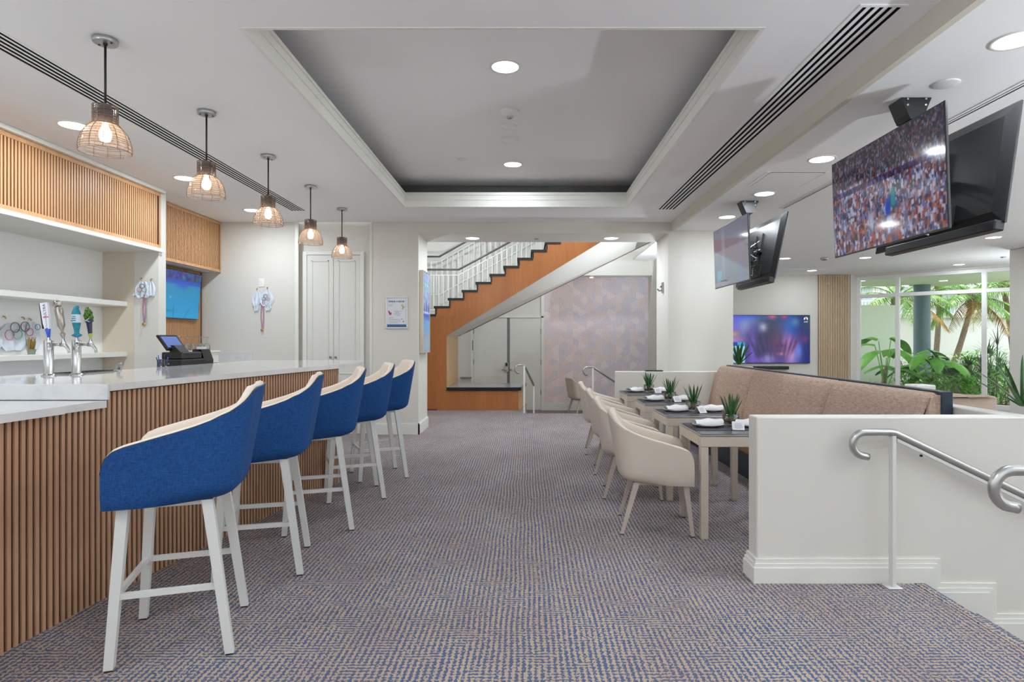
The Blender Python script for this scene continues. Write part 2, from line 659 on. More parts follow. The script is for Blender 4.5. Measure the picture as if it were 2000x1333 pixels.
def colour_grid(name, mat, parent, fn, nx, ny, cols):
    """flat printed or lit surface: grid whose points carry colours. cols: (ny+1, nx+1, 3) in 0..255"""
    vs_ = [fn(i / nx, j / ny) for j in range(ny + 1) for i in range(nx + 1)]
    fs_ = [(j * (nx + 1) + i, j * (nx + 1) + i + 1, (j + 1) * (nx + 1) + i + 1, (j + 1) * (nx + 1) + i)
           for j in range(ny) for i in range(nx)]
    off = Vector((0, 0, 0))
    q = parent
    while q is not None:
        off += Vector(q.location)
        q = q.parent
    me = bpy.data.meshes.new(name)
    me.from_pydata([tuple(Vector(v) - off) for v in vs_], [], fs_)
    at = me.color_attributes.new('Col', 'FLOAT_COLOR', 'POINT')
    c = np.clip(np.asarray(cols, dtype=np.float64) / 255.0, 0, 1)
    l = np.where(c <= 0.04045, c / 12.92, ((c + 0.055) / 1.055) ** 2.4)
    rgba = np.ones((l.shape[0] * l.shape[1], 4), dtype=np.float32)
    rgba[:, :3] = l.reshape(-1, 3)
    at.data.foreach_set('color', rgba.ravel())
    me.materials.append(M[mat])
    o = bpy.data.objects.new(name, me)
    COL.objects.link(o)
    if parent is not None:
        o.parent = parent
    return o


def disc_rot(axis_to):
    return Vector((0, 0, 1)).rotation_difference(Vector(axis_to)).to_matrix().to_4x4()

# ================================================================== STRUCTURE
ZC = 3.11      # main ceiling
ZR = 2.99      # ceiling over the lounge on the right
ZL = -0.34     # lower floor
YW = 8.925     # far wall of the bar
YF = 14.97     # wall of the lobby and lounge

# floors
o = struct('floor', MB().prism([(-4.9, -4), (2.25, -4), (2.25, 3.5), (2.95, 3.5), (2.95, 8.6), (3.03, 8.6), (3.03, 11.5),
                                (0.0, 11.5), (0.0, 13.3), (-4.9, 13.3)], 'z', -0.02, 0.0), 'carpet')
struct('floor', MB().box(-4.9, 10.3, -4, 15.0, ZL - 0.05, ZL), 'carpet')
steps = thing('carpeted_steps', 'carpeted steps going down beside the low white wall at lower right', 'steps', (2.4, 1.0, ZL))
MB().box(2.25, 2.56, -2, 3.478, ZL, -0.17).build('step', 'carpet', steps)
MB().box(2.2, 2.25, -2, 3.478, ZL, -0.021).build('riser', 'navy', steps)
MB().box(2.2, 2.256, -2, 3.478, -0.019, 0.003).build('nosing', 'carpet', steps)

# left wall and niche
struct('wall_left', MB().box(-4.95, -4.84, -4, YW, 0, ZC), 'niche')
mb = MB().box(-4.84, -4.2, 6.96, 7.1, 0, ZC)
struct('wall_pier', mb, 'wall')
struct('trim_1', MB().box(-4.838, -4.48, 6.955, 6.96, 0, 2.39), 'cream_face')
# far wall of bar with recessed closet bay, and piers of the opening
mb = MB()
mb.box(-4.95, -3.36, YW, 9.1, 0, ZC)
mb.box(-3.36, -2.27, 9.02, 9.1, 0, ZC)
mb.box(-2.27, -1.5825, YW, 9.73, 0, ZC)
mb.box(-1.5825, 2.08, YW, 9.73, 2.9475, 4.6)
mb.box(2.08, 3.03, YW, 9.73, ZL, ZC)
mb.box(-4.95, -1.5825, 9.1, 9.73, ZC, 4.6)
mb.box(2.08, 3.03, YW, 9.73, ZC, 4.6)
struct('wall_far', mb, 'wall')
mb = MB()
mb.box(-3.385, -3.335, YW - 0.014, YW, 0, ZC).box(-2.29, -2.262, YW - 0.01, YW, 0, ZC)
struct('trim_2', mb, 'trimw')
# baseboards
mb = MB()
mb.box(-2.29, -1.562, YW - 0.02, YW, 0, 0.15).box(-2.29, -1.568, YW - 0.014, YW, 0.15, 0.165)
mb.box(-1.5825, -1.562, YW - 0.02, 9.73, 0, 0.15).box(-1.5825, -1.568, YW - 0.014, 9.73, 0.15, 0.165)
struct('baseboard_far', mb, 'trimw')
struct('baseboard_closet', MB().box(-3.36, -2.27, 9.0, 9.02, 0, 0.15), 'trimw')

# main ceiling with tray opening
TX0, TX1, TY0, TY1 = -1.572, 1.302, 3.385, 7.89
mb = MB()
mb.box(-4.9, TX0, -4, YW, ZC, ZC + 0.02).box(TX1, 2.115, -4, YW, ZC, ZC + 0.02)
mb.box(TX0, TX1, -4, TY0, ZC, ZC + 0.02).box(TX0, TX1, TY1, YW, ZC, ZC + 0.02)
struct('ceiling', mb, 'ceiling')
mb = MB()
e = 0.30
mb.box(TX0 - e, TX1 + e, TY0 - e, TY1 + e, 3.46, 3.48)
struct('ceiling', mb, 'ceiling')
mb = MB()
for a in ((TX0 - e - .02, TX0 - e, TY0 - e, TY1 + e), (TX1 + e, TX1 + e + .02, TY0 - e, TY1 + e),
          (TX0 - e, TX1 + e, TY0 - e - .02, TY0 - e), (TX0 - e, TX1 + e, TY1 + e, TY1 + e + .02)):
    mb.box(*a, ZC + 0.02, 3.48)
struct('wall_cove', mb, 'cove')  # cove sides coloured dark in place of shade
# stepped moulding round the tray
mb = MB()
for dz0, dz1, pr, bk in ((-0.003, 0.085, 0.004, 0.02), (0.085, 0.095, 0.012, 0.06), (0.095, 0.15, 0.004, 0.06),
                         (0.15, 0.162, 0.014, 0.06), (0.162, 0.185, 0.008, 0.06)):
    z0, z1 = ZC + dz0, ZC + dz1
    mb.box(TX0 - bk, TX0 + pr, TY0 - bk, TY1 + bk, z0, z1).box(TX1 - pr, TX1 + bk, TY0 - bk, TY1 + bk, z0, z1)
    mb.box(TX0 + pr, TX1 - pr, TY0 - bk, TY0 + pr, z0, z1).box(TX0 + pr, TX1 - pr, TY1 - pr, TY1 + bk, z0, z1)
struct('trim_3', mb, 'trimw')
# cornice between bar and lounge
struct('wall_beam', MB().box(2.115, 2.16, -4, YW, ZR - 0.012, 3.3), 'beam')
# lounge ceiling
mb = MB()
mb.box(2.16, 10.3, -4, 9.73, ZR, ZR + 0.02).box(3.03, 8.3, 9.73, YF, ZR, ZR + 0.02)
mb.prism([(8.3, 9.73), (10.3, 9.73), (10.3, 12.9), (8.3, 14.9)], 'z', ZR, ZR + 0.02)
struct('ceiling', mb, 'ceiling')
# lobby ceiling beyond the opening
mb = MB().box(-4.9, 3.03, 9.73, YF, 4.5, 4.52)
struct('ceiling', mb, 'ceiling')
struct('ceiling', MB().box(2.5, 3.03, 9.73, 14.3, 3.27, 3.29), 'ceiling')
# unseen roof slab above everything, added to block the sun
struct('roof', MB().prism([(-5.1, -4.2), (10.5, -4.2), (10.5, 12.9), (8.3, 15.15), (-5.1, 15.15)], 'z', 4.6, 4.7), 'white_building')

# lobby and lounge far walls
mb = MB()
mb.box(-4.95, 0.44, YF, 15.1, ZL, 4.6)
mb.box(0.44, 3.03, YF + 0.006, 15.1, ZL, 4.6)
mb.box(3.03, 8.0, YF, 15.1, ZL, 4.6)
struct('wall_lobby', mb, 'wall')
struct('wall_divider', MB().box(3.0, 3.03, 9.73, YF, ZL, 4.5), 'wall')  # unseen wall added to stop light leaking between lounge and lobby
struct('wall_lobby_left', MB().box(-5.0, -4.9, YW, 15.1, ZL, 4.6), 'wall')
# bulkhead over the wallpaper
struct('wall_bulkhead', MB().box(0.95, 3.0, 14.55, YF, 2.93, 3.27), 'wall')
# wallpaper
nx, ny = 230, 290
X = np.linspace(0, 2.59, nx + 1)[None, :].repeat(ny + 1, 0)
Z = np.linspace(0, 3.15, ny + 1)[:, None].repeat(nx + 1, 1)
s_ = 0.235
q_ = (X * 2 / 3) / s_
r_ = (-X / 3 + math.sqrt(3) / 3 * Z) / s_
xc, zc = q_, r_
yc = -xc - zc
rx, ry, rz = np.round(xc), np.round(yc), np.round(zc)
dx_, dy_, dz_ = abs(rx - xc), abs(ry - yc), abs(rz - zc)
rx = np.where((dx_ > dy_) & (dx_ > dz_), -ry - rz, rx)
rz = np.where(~((dx_ > dy_) & (dx_ > dz_)) & (dy_ <= dz_), -rx - ry, rz)
cx = s_ * 1.5 * rx
cz = s_ * math.sqrt(3) * (rz + rx / 2)
lx, lz = X - cx, Z - cz
ang = (np.degrees(np.arctan2(lz, lx)) + 360 + 30) % 360
sect = (ang // 120).astype(int)
six = (ang // 60).astype(int)
pal = np.array([[190, 178, 182], [198, 186, 186], [182, 178, 186], [204, 194, 194], [186, 182, 190], [196, 182, 178]], float)
hsh = (np.abs(np.sin(rx * 12.9898 + rz * 78.233 + six * 37.7) * 43758.5453) % 1.0)
base = pal[(hsh * 5.99).astype(int)]
dirs = np.array([[0.5, 0.866], [-1.0, 0.0], [0.5, -0.866]])
dsel = dirs[sect]
st = (dsel[..., 0] * lx + dsel[..., 1] * lz) / 0.045
base = base + (np.sin(st * 2 * PI) * 11.0)[..., None]
warm = np.clip(1 - X / 2.6, 0, 1)[..., None]
base = base + warm * np.array([7, -2, -6]) + (1 - warm) * np.array([-3, 0, 4])
base = (np.array([188, 180, 184]) + 0.72 * (base - np.array([188, 180, 184]))) * 1.17 + rng.normal(0, 3.5, base.shape)
o = colour_grid('wall_covering', 'vc_print', None, lambda u, w: (0.44 + 2.59 * u, YF + 0.005, ZL + 0.17 + 3.15 * w), nx, ny, base)
tag(o, kind='structure')
o.name = 'wall_paper'
struct('baseboard_lobby', MB().box(0.4, 3.0, YF - 0.02, YF + 0.004, ZL, ZL + 0.18), 'trimw')
struct('trim_4', MB().box(0.365, 0.44, YF - 0.03, YF + 0.004, ZL, 2.98), 'trimw')

# low walls of the dining area
mb = MB().cbox(1.316, 6.5, 3.48, 3.61, ZL, 0.94, 0.006)
mb.cbox(2.82, 2.95, 3.6, 8.58, ZL, 0.94, 0.006)
struct('wall_low', mb, 'wall')
struct('wall_low', MB().cbox(1.245, 2.83, 8.445, 8.575, 0, 0.945, 0.006), 'wall')
struct('wall_low', MB().cbox(3.03, 3.8, 10.2, 10.33, ZL, 0.94, 0.006), 'wall')


def skirt(x0, off, pr):
    """stepped skirting that follows the stairs down"""
    zt = [0.134, 0.0 - 0.005, -0.18]
    xs = [2.36, 2.68]
    poly = [(x0, 0.0), (x0, zt[0] - off), (xs[0] - off, zt[0] - off), (xs[0] - off, zt[1] - off), (xs[1] - off, zt[1] - off),
            (xs[1] - off, zt[2] - off), (6.5, zt[2] - off), (6.5, ZL), (2.26, ZL), (2.26, 0.0)]
    return MB().prism(poly, 'y', 3.48 - pr, 3.4805)


mb = skirt(1.3171, 0.0, 0.012)
m2 = skirt(1.3172, 0.026, 0.019)
m3 = skirt(1.3173, 0.048, 0.027)
for q in (m2, m3):
    mb.add(q.v, q.f)
mb.box(1.29, 1.317, 3.453, 3.63, 0, 0.086).box(1.296, 1.317, 3.461, 3.622, 0.086, 0.108).box(1.304, 1.317, 3.468, 3.615, 0.108, 0.134)
struct('baseboard_low', mb, 'trimw')

# far right column
struct('wall_column', MB().cbox(8.6, 9.6, 9.9, 10.85, ZL, ZR, 0.01), 'wall')


# ------------------------------------------------------------------ windows
def window(name, p0, p1, z0, z1, divs, transom=None, fr=0.06):
    """glazed bay from p0 to p1 in plan: frame members and one pane per light"""
    p0, p1 = Vector((*p0, 0)), Vector((*p1, 0))
    L = (p1 - p0).length
    d = (p1 - p0).normalized()
    mtx = Matrix.Translation(p0) @ Matrix(((d.x, -d.y, 0, 0), (d.y, d.x, 0, 0), (0, 0, 1, 0), (0, 0, 0, 1)))
    w = thing(name, None, None, tuple(p0))
    w['kind'] = 'structure'
    edges = [0.0] + list(divs) + [L]
    rows = [z0] + ([transom] if transom else []) + [z1]
    for x in edges:
        x_ = min(max(x, fr / 2), L - fr / 2)
        MB().cbox(x_ - fr / 2, x_ + fr / 2, -0.05, 0.05, z0, z1, 0.005, mtx).build('mullion', 'white_vinyl', w)
    for z in rows:
        zz = min(max(z, z0 + fr / 2), z1 - fr / 2)
        MB().cbox(fr / 2, L - fr / 2, -0.045, 0.045, zz - fr / 2, zz + fr / 2, 0.005, mtx).build('rail', 'white_vinyl', w)
    for i in range(len(edges) - 1):
        for j in range(len(rows) - 1):
            MB().box(edges[i] + fr / 2, edges[i + 1] - fr / 2, -0.004, 0.004, rows[j] + fr / 2, rows[j + 1] - fr / 2, mtx).build('pane', 'glass', w)
    return w


# diagonal garden window (seen) and the daylight windows outside the frame
A, B = Vector((8.12, 14.97)), Vector((10.3, 12.75))
dL = (B - A).length


def dpos(px):
    k = (px - 1028) / 1190
    # A + s*d with X = k*Y
    d = (B - A) / dL
    return (k * A.y - A.x) / (d.x - k * d.y)


window('window_1', tuple(A), tuple(B), ZL + 0.25, 2.93, [dpos(1753.5), dpos(1922.5)], 2.45, 0.085)
mb = MB()
mtx = Matrix.Translation((A.x, A.y, 0)) @ Matrix.Rotation(math.atan2((B - A).y, (B - A).x), 4, 'Z')
mb.box(0, dL, -0.08, 0.08, ZL, ZL + 0.25, mtx).box(0, dL, -0.08, 0.08, 2.93, 4.6, mtx)
mb.box(7.95, 8.13, YF - 0.03, 15.1, ZL, ZR)
struct('wall_garden', mb, 'wall')
mb = MB()
mb.box(10.3, 10.4, -4, 12.75, 2.95, 4.6).box(10.3, 10.4, -4, 12.75, ZL, -0.2)
for y in (-4, 1.4, 6.8, 12.2):
    mb.box(10.3, 10.4, y, y + 0.55, -0.2, 2.95)
struct('wall_right', mb, 'wall')
for i, y in enumerate((-3.45, 1.95, 7.35)):
    window('window_%d' % (i + 2), (10.35, y), (10.35, y + 4.85), -0.2, 2.95, [1.62, 3.23], 2.3)
mb = MB()
mb.box(-5, 10.4, -4.1, -4.0, 2.95, 4.6).box(-5, 10.4, -4.1, -4.0, ZL, 1.7)
for x in (-5, 0.0, 5.0, 10.0):
    mb.box(x, x + 0.4, -4.1, -4.0, 1.7, 2.95)
struct('wall_rear', mb, 'wall')
for i, x in enumerate((-4.6, 0.4, 5.4)):
    window('window_%d' % (i + 5), (x, -4.05), (x + 4.6, -4.05), 1.7, 2.95, [1.53, 3.07])

# ------------------------------------------------------------------ doors
dr = thing('door_1', None, None, (-2.85, 9.0, 0))
dr['kind'] = 'structure'
# closet: casing, two panelled leaves with knobs
mb = MB()
mb.cbox(-3.30, -3.24, 8.985, 9.02, 0, 2.69, .004).cbox(-2.455, -2.395, 8.985, 9.02, 0, 2.69, .004).cbox(-3.24, -2.455, 8.985, 9.02, 2.64, 2.69, .004)
mb.build('casing', 'trimw', dr)
for x0, x1, kx in ((-3.238, -2.850, -2.885), (-2.845, -2.457, -2.81)):
    lf = MB().cbox(x0, x1, 8.996, 9.018, 0.02, 2.637, .003).build('leaf', 'door_paint', dr)
    mb = MB()
    a, b, c, d = x0 + 0.065, x1 - 0.065, 1.02, 2.56
    for z0_, z1_ in ((0.14, 0.9), (c, d)):
        for q in ((a, b, z1_ - .02, z1_), (a, b, z0_, z0_ + .02), (a, a + .02, z0_, z1_), (b - .02, b, z0_, z1_)):
            mb.cbox(q[0], q[1], 8.988, 8.9965, q[2], q[3], .003)
    mb.build('panel_moulding', 'door_paint', lf)
    MB().lathe([(0.001, 0), (0.008, 0.0), (0.008, 0.015), (0.016, 0.02), (0.017, 0.03), (0.001, 0.036)], 12, (0, 0, 0),
               Matrix.Translation((kx, 8.996, 1.13)) @ disc_rot((0, -1, 0))).build('knob', 'nickel', lf, True)

d2 = thing('door_2', None, None, (-0.4, YF, ZL))
d2['kind'] = 'structure'
mb = MB()
mb.box(-1.36, -1.30, YF - 0.03, YF, ZL, 1.96).box(-1.36, 0.42, YF - 0.03, YF, 1.935, 1.97)
mb.build('casing', 'trimw', d2)
for x0, x1 in ((-1.295, -0.475), (-0.405, 0.36)):
    lf = MB().cbox(x0, x1, YF - 0.02, YF - 0.001, ZL + 0.01, 1.93, .003).build('leaf', 'door_paint', d2)
    for z in (0.1, 0.85, 1.6):
        hx = x0 if x0 < -1 else x1
        MB().cbox(hx - 0.015, hx + 0.015, YF - 0.032, YF - 0.018, z - 0.06, z + 0.06, .003).build('hinge', 'nickel', lf)
MB().box(-0.474, -0.406, YF - 0.018, YF - 0.002, ZL + 0.01, 1.93).build('meeting_strip', 'gap_grey', d2)
lk = MB().cbox(-0.53, -0.44, YF - 0.04, YF - 0.02, 0.6, 0.84, .004).build('lock_plate', 'nickel', d2)
MB().cbox(-0.51, -0.46, YF - 0.045, YF - 0.039, 0.74, 0.82, .003).build('card_reader', 'gloss_black', lk)
MB().tube([(-0.5, YF - 0.04, 0.66), (-0.5, YF - 0.075, 0.66), (-0.6, YF - 0.075, 0.66)], 0.01, 8).build('lever', 'nickel', lk, True)
MB().sphere((-0.375, YF - 0.045, 0.66), 0.025).build('thumb_turn', 'nickel', d2, True)
o = MB().cbox(-1.62, -1.34, YF - 0.06, YF - 0.002, 0.45, 0.49, .006).build('push_bar', 'nickel')
tag(o, 'grey horizontal push bar low on white lobby wall, seen under the stairs', 'push bar')
o = MB().cbox(-1.325, -1.31, YF - 0.05, YF - 0.03, 1.13, 1.38, .003).build('door_pull', 'black')
tag(o, 'thin black vertical pull on white lobby wall left of the double doors', 'handle')

# ================================================================== SLATTED BULKHEADS
def slat_wall(name, label, cat, x, y0, y1, z0, z1, depth, pitch, w, mats, back_x=None, rails=True):
    """vertical slats standing on a backing board on the plane X=x facing +X"""
    t = thing(name, label, cat, (x, (y0 + y1) / 2, z0))
    back_x = x - 0.02 if back_x is None else back_x
    MB().box(back_x, x, y0, y1, z0, z1).build('backing_board', mats[1], t)
    za, zb = z0, z1
    if rails:
        MB().cbox(x, x + depth + 0.004, y0, y1, z0, z0 + 0.04, .003).build('bottom_rail', mats[0], t)
        MB().cbox(x, x + depth + 0.004, y0, y1, z1 - 0.04, z1, .003).build('top_rail', mats[0], t)
        MB().cbox(x, x + depth + 0.004, y1 - 0.03, y1, z0 + .04, z1 - .04, .003).build('end_stile', mats[0], t)
        za, zb = z0 + 0.0405, z1 - 0.0405
    n = int((y1 - y0 - 0.05) / pitch)
    first = None
    for i in range(n):
        yc = y0 + 0.01 + pitch * (i + 0.5)
        if first is None:
            first = MB().box(0, depth, -w / 2, w / 2, za - z0, zb - z0).build('slat', mats[0], t, world=False)
            first.location = (0, yc - (y0 + y1) / 2, 0)
        else:
            share(first, 'slat', t, loc=(0, yc - (y0 + y1) / 2, 0))
    return t


OAK = ('oak', 'oak_back')
t = slat_wall('slatted_bulkhead', 'long oak slatted bulkhead above the open bar shelves', 'bulkhead',
              -4.2, 2.6, 6.99, 2.43, 3.065, 0.006, 0.0345, 0.0175, OAK, back_x=-4.22)
MB().box(-4.84, -4.222, 2.6, 6.958, 2.40, 3.1).build('core', 'niche', t)
MB().cbox(-4.84, -4.165, 2.6, 6.995, 2.385, 2.429, .004).build('bottom_lip', 'trimw', t)
MB().cbox(-4.21, -4.15, 2.6, 7.02, 3.067, 3.108, .004).build('cornice_strip', 'trimw', t)
t = slat_wall('slatted_bulkhead', 'shorter oak slatted bulkhead above the blue screen', 'bulkhead',
              -4.48, 7.102, 8.92, 2.37, 3.105, 0.006, 0.0345, 0.0175, OAK, back_x=-4.5)
MB().box(-4.84, -4.502, 7.102, 8.92, 2.372, 3.105).build('soffit_core', 'trimw', t)
slat_wall('slat_panel', 'oak slat wall panel behind the tilted blue screen', 'wall panel',
          -4.75, 7.102, 8.92, 1.2, 2.368, 0.006, 0.0345, 0.0175, OAK, back_x=-4.835, rails=False)
# pale slat panel on the lounge wall: faces -Y
t = thing('slat_panel', 'tall pale slat panel beside the garden window', 'wall panel', (7.54, YF, ZL))
MB().box(7.165, 7.915, YF - 0.02, YF - 0.001, ZL + 0.02, ZR - 0.005).build('backing_board', 'pale_back', t)
f0 = None
for i in range(18):
    xx = 7.165 + 0.75 * (i + 0.5) / 18
    if f0 is None:
        f0 = MB().box(-0.011, 0.011, -0.045, -0.02, 0.02, ZR - ZL - 0.006).build('slat', 'pale_slat', t, world=False)
        f0.location = (xx - 7.54, 0, 0)
    else:
        share(f0, 'slat', t, loc=(xx - 7.54, 0, 0))

# ================================================================== BAR
fpts = [(2.0, -2.335), (2.663, -2.30), (3.252, -2.266), (3.744, -2.203), (4.6, -2.06), (5.456, -1.907), (5.894, -1.82)]
FY = np.array([p[0] for p in fpts])
FX = np.array([p[1] for p in fpts])
FC = np.polyfit(FY, FX, 3)


def fx(y):
    return float(np.polyval(FC, y))


t = thing('slatted_bar', 'curved bar front of warm vertical wood slats behind the blue stools', 'bar', (-2.1, 3.9, 0))
ys = np.linspace(2.0, 5.894, 60)
lo = [(fx(y), y) for y in ys if y <= 3.255] + [(fx(3.255), 3.255)]
hi = [(fx(3.255), 3.255)] + [(fx(y), y) for y in ys if y > 3.255]
mb = MB()
mb.prism(lo + [(-3.3, 3.255), (-3.3, 2.0)], 'z', 0.0, 1.02)
mb.prism(hi + [(-3.0, 5.894), (-3.1, 3.255)], 'z', 0.0, 1.104)
mb.build('backing_board', 'bar_back', t)
MB().box(-3.0, fx(5.894) + 0.0, 5.895, 5.915, 0, 1.104).build('end_panel', 'trimw', t)
arc = 0.0
yy = 2.02
slats = {}
while yy < 5.885:
    sl = float(np.polyval(np.polyder(FC), yy))
    key = 1.018 if yy < 3.25 else 1.1
    if key not in slats:
        slats[key] = MB().box(0, 0.009, -0.0098, 0.0098, 0.0, key).build('slat', 'bar_slat', None)
        s = slats[key]
        s.parent = t
    else:
        s = share(slats[key], 'slat', t)
    s.location = (fx(yy) + 2.1, yy - 3.9, 0.0)
    s.rotation_euler = (0, 0, -math.atan(sl))
    yy += 0.0362 / math.sqrt(1 + sl * sl)

# upper countertop
ov = 0.034
edge = [(fx(y) + ov, y) for y in np.linspace(3.255, 5.894, 40)]
tip = [(-1.772, 6.2), (-1.782, 6.5), (-1.815, 6.78), (-1.87, 6.98), (-1.97, 7.1), (-2.12, 7.14)]
back = [(-3.2, 7.14), (-3.2, 4.88), (-3.44, 3.98), (-3.6, 3.255)]
top = thing('bar_countertop', 'raised white quartz bar top curving along the slatted bar', 'countertop', (-2.6, 5.0, 1.106))
pl = edge + tip + back
mb = MB()
ins = [(x - 0.004 if i < len(edge) else x, y) for i, (x, y) in enumerate(pl)]
mb.prism(pl, 'z', 1.108, 1.142)
mb.prism(ins, 'z', 1.142, 1.146)
mb.build('slab', 'quartz', top)
MB().cbox(-3.6, fx(3.255) + ov, 3.236, 3.2545, 1.062, 1.146, .002).build('step_riser', 'quartz', top)
# lower countertop
low = thing('low_countertop', 'lower white quartz counter at the near end of the bar', 'countertop', (-2.8, 2.6, 1.022))
e1 = [(fx(y) + 0.055, y) for y in np.linspace(1.9, 2.95, 12)]
e2 = [(fx(y) + 0.034, y) for y in np.linspace(2.95, 3.234, 5)]
MB().prism(e1 + e2 + [(-3.6, 3.234), (-3.6, 1.9)], 'z', 1.022, 1.06).build('slab', 'quartz', low)

# back bar shelves and counters
for z0, z1, lab in ((1.765, 1.82, 'upper white floating shelf in the bar niche'), (1.195, 1.245, 'lower white floating shelf in the bar niche')):
    o = MB().cbox(-4.838, -4.55, 3.0, 6.952, z0, z1, .004).build('wall_shelf', 'trimw')
    tag(o, lab, 'shelf')
o = thing('back_counter', 'white back counter under the lower shelf', 'counter', (-4.6, 5, 0))
MB().box(-4.838, -4.28, 2.6, 6.95, 0, 0.9).build('cabinet', 'trimw', o)
MB().cbox(-4.838, -4.25, 2.6, 6.95, 0.9, 0.94, .003).build('worktop', 'quartz', o)
o = thing('back_counter', 'white back counter with low splashback under the blue screen', 'counter', (-4.4, 8, 0))
MB().box(-4.838, -4.05, 7.105, 8.92, 0, 0.9).build('cabinet', 'trimw', o)
MB().cbox(-4.838, -4.02, 7.105, 8.9, 0.9, 0.94, .003).build('worktop', 'quartz', o)
MB().cbox(-4.838, -4.0, 8.9, 8.923, 0.9, 1.21, .003).build('splashback', 'quartz', o)
o = thing('work_counter', 'low work counter behind the bar carrying the till', 'counter', (-3.5, 6.0, 0))
MB().box(-3.85, -3.22, 5.5, 6.7, 0, 1.01).build('cabinet', 'trimw', o)
MB().cbox(-3.88, -3.205, 5.45, 6.75, 1.01, 1.05, .003).build('worktop', 'steel', o)
o = thing('glass_rack_cabinet', 'white cabinet topped with upturned wine glasses', 'cabinet', (-4.5, 7.8, 0.94))
MB().cbox(-4.73, -4.25, 7.2, 8.42, 0.94, 1.215, .003).build('body', 'trimw', o)
MB().cbox(-4.735, -4.235, 7.19, 8.44, 1.216, 1.24, .003).build('top_board', 'trimw', o)

# wine glasses, upside down
def wine_glass():
    g = thing('wine_glass', 'upturned wine glass on the white cabinet behind the till', 'glass', (0, 0, 0), 0, 'wine glasses on the back bar')
    MB().lathe([(0.036, 0.0), (0.042, 0.035), (0.04, 0.07), (0.026, 0.092), (0.006, 0.1)], 14).build('bowl', 'cup_glass', g, True, False)
    MB().lathe([(0.004, 0.1), (0.004, 0.165), (0.01, 0.176), (0.034, 0.18), (0.034, 0.183), (0.001, 0.184)], 14).build('foot', 'cup_glass', g, True, False)
    return g


wg = wine_glass()
wg.location = (-4.33, 7.62, 1.241)
ROWN = ('front', 'back')
POSN = ('nearest the till', 'second from the till', 'middle one', 'fourth from the till', 'farthest from the till')
wg['label'] = 'upturned wine glass in the front row on the white cabinet, nearest the till'
for i in range(1, 10):
    r, c = divmod(i, 5)
    dup(wg, (-4.33 - 0.13 * r, 7.62 + 0.16 * c + 0.03 * r, 1.241), 0,
        'upturned wine glass in the %s row on the white cabinet, %s' % (ROWN[r], POSN[c]))

# ------------------------------------------------------------------ beer towers
HANDLES = {
    'white': 'flat white beer tap handle', 'pewter': 'pewter figure beer tap handle',
    'teal': 'teal bottle shaped beer tap handle', 'green': 'green hop topped beer tap handle'}


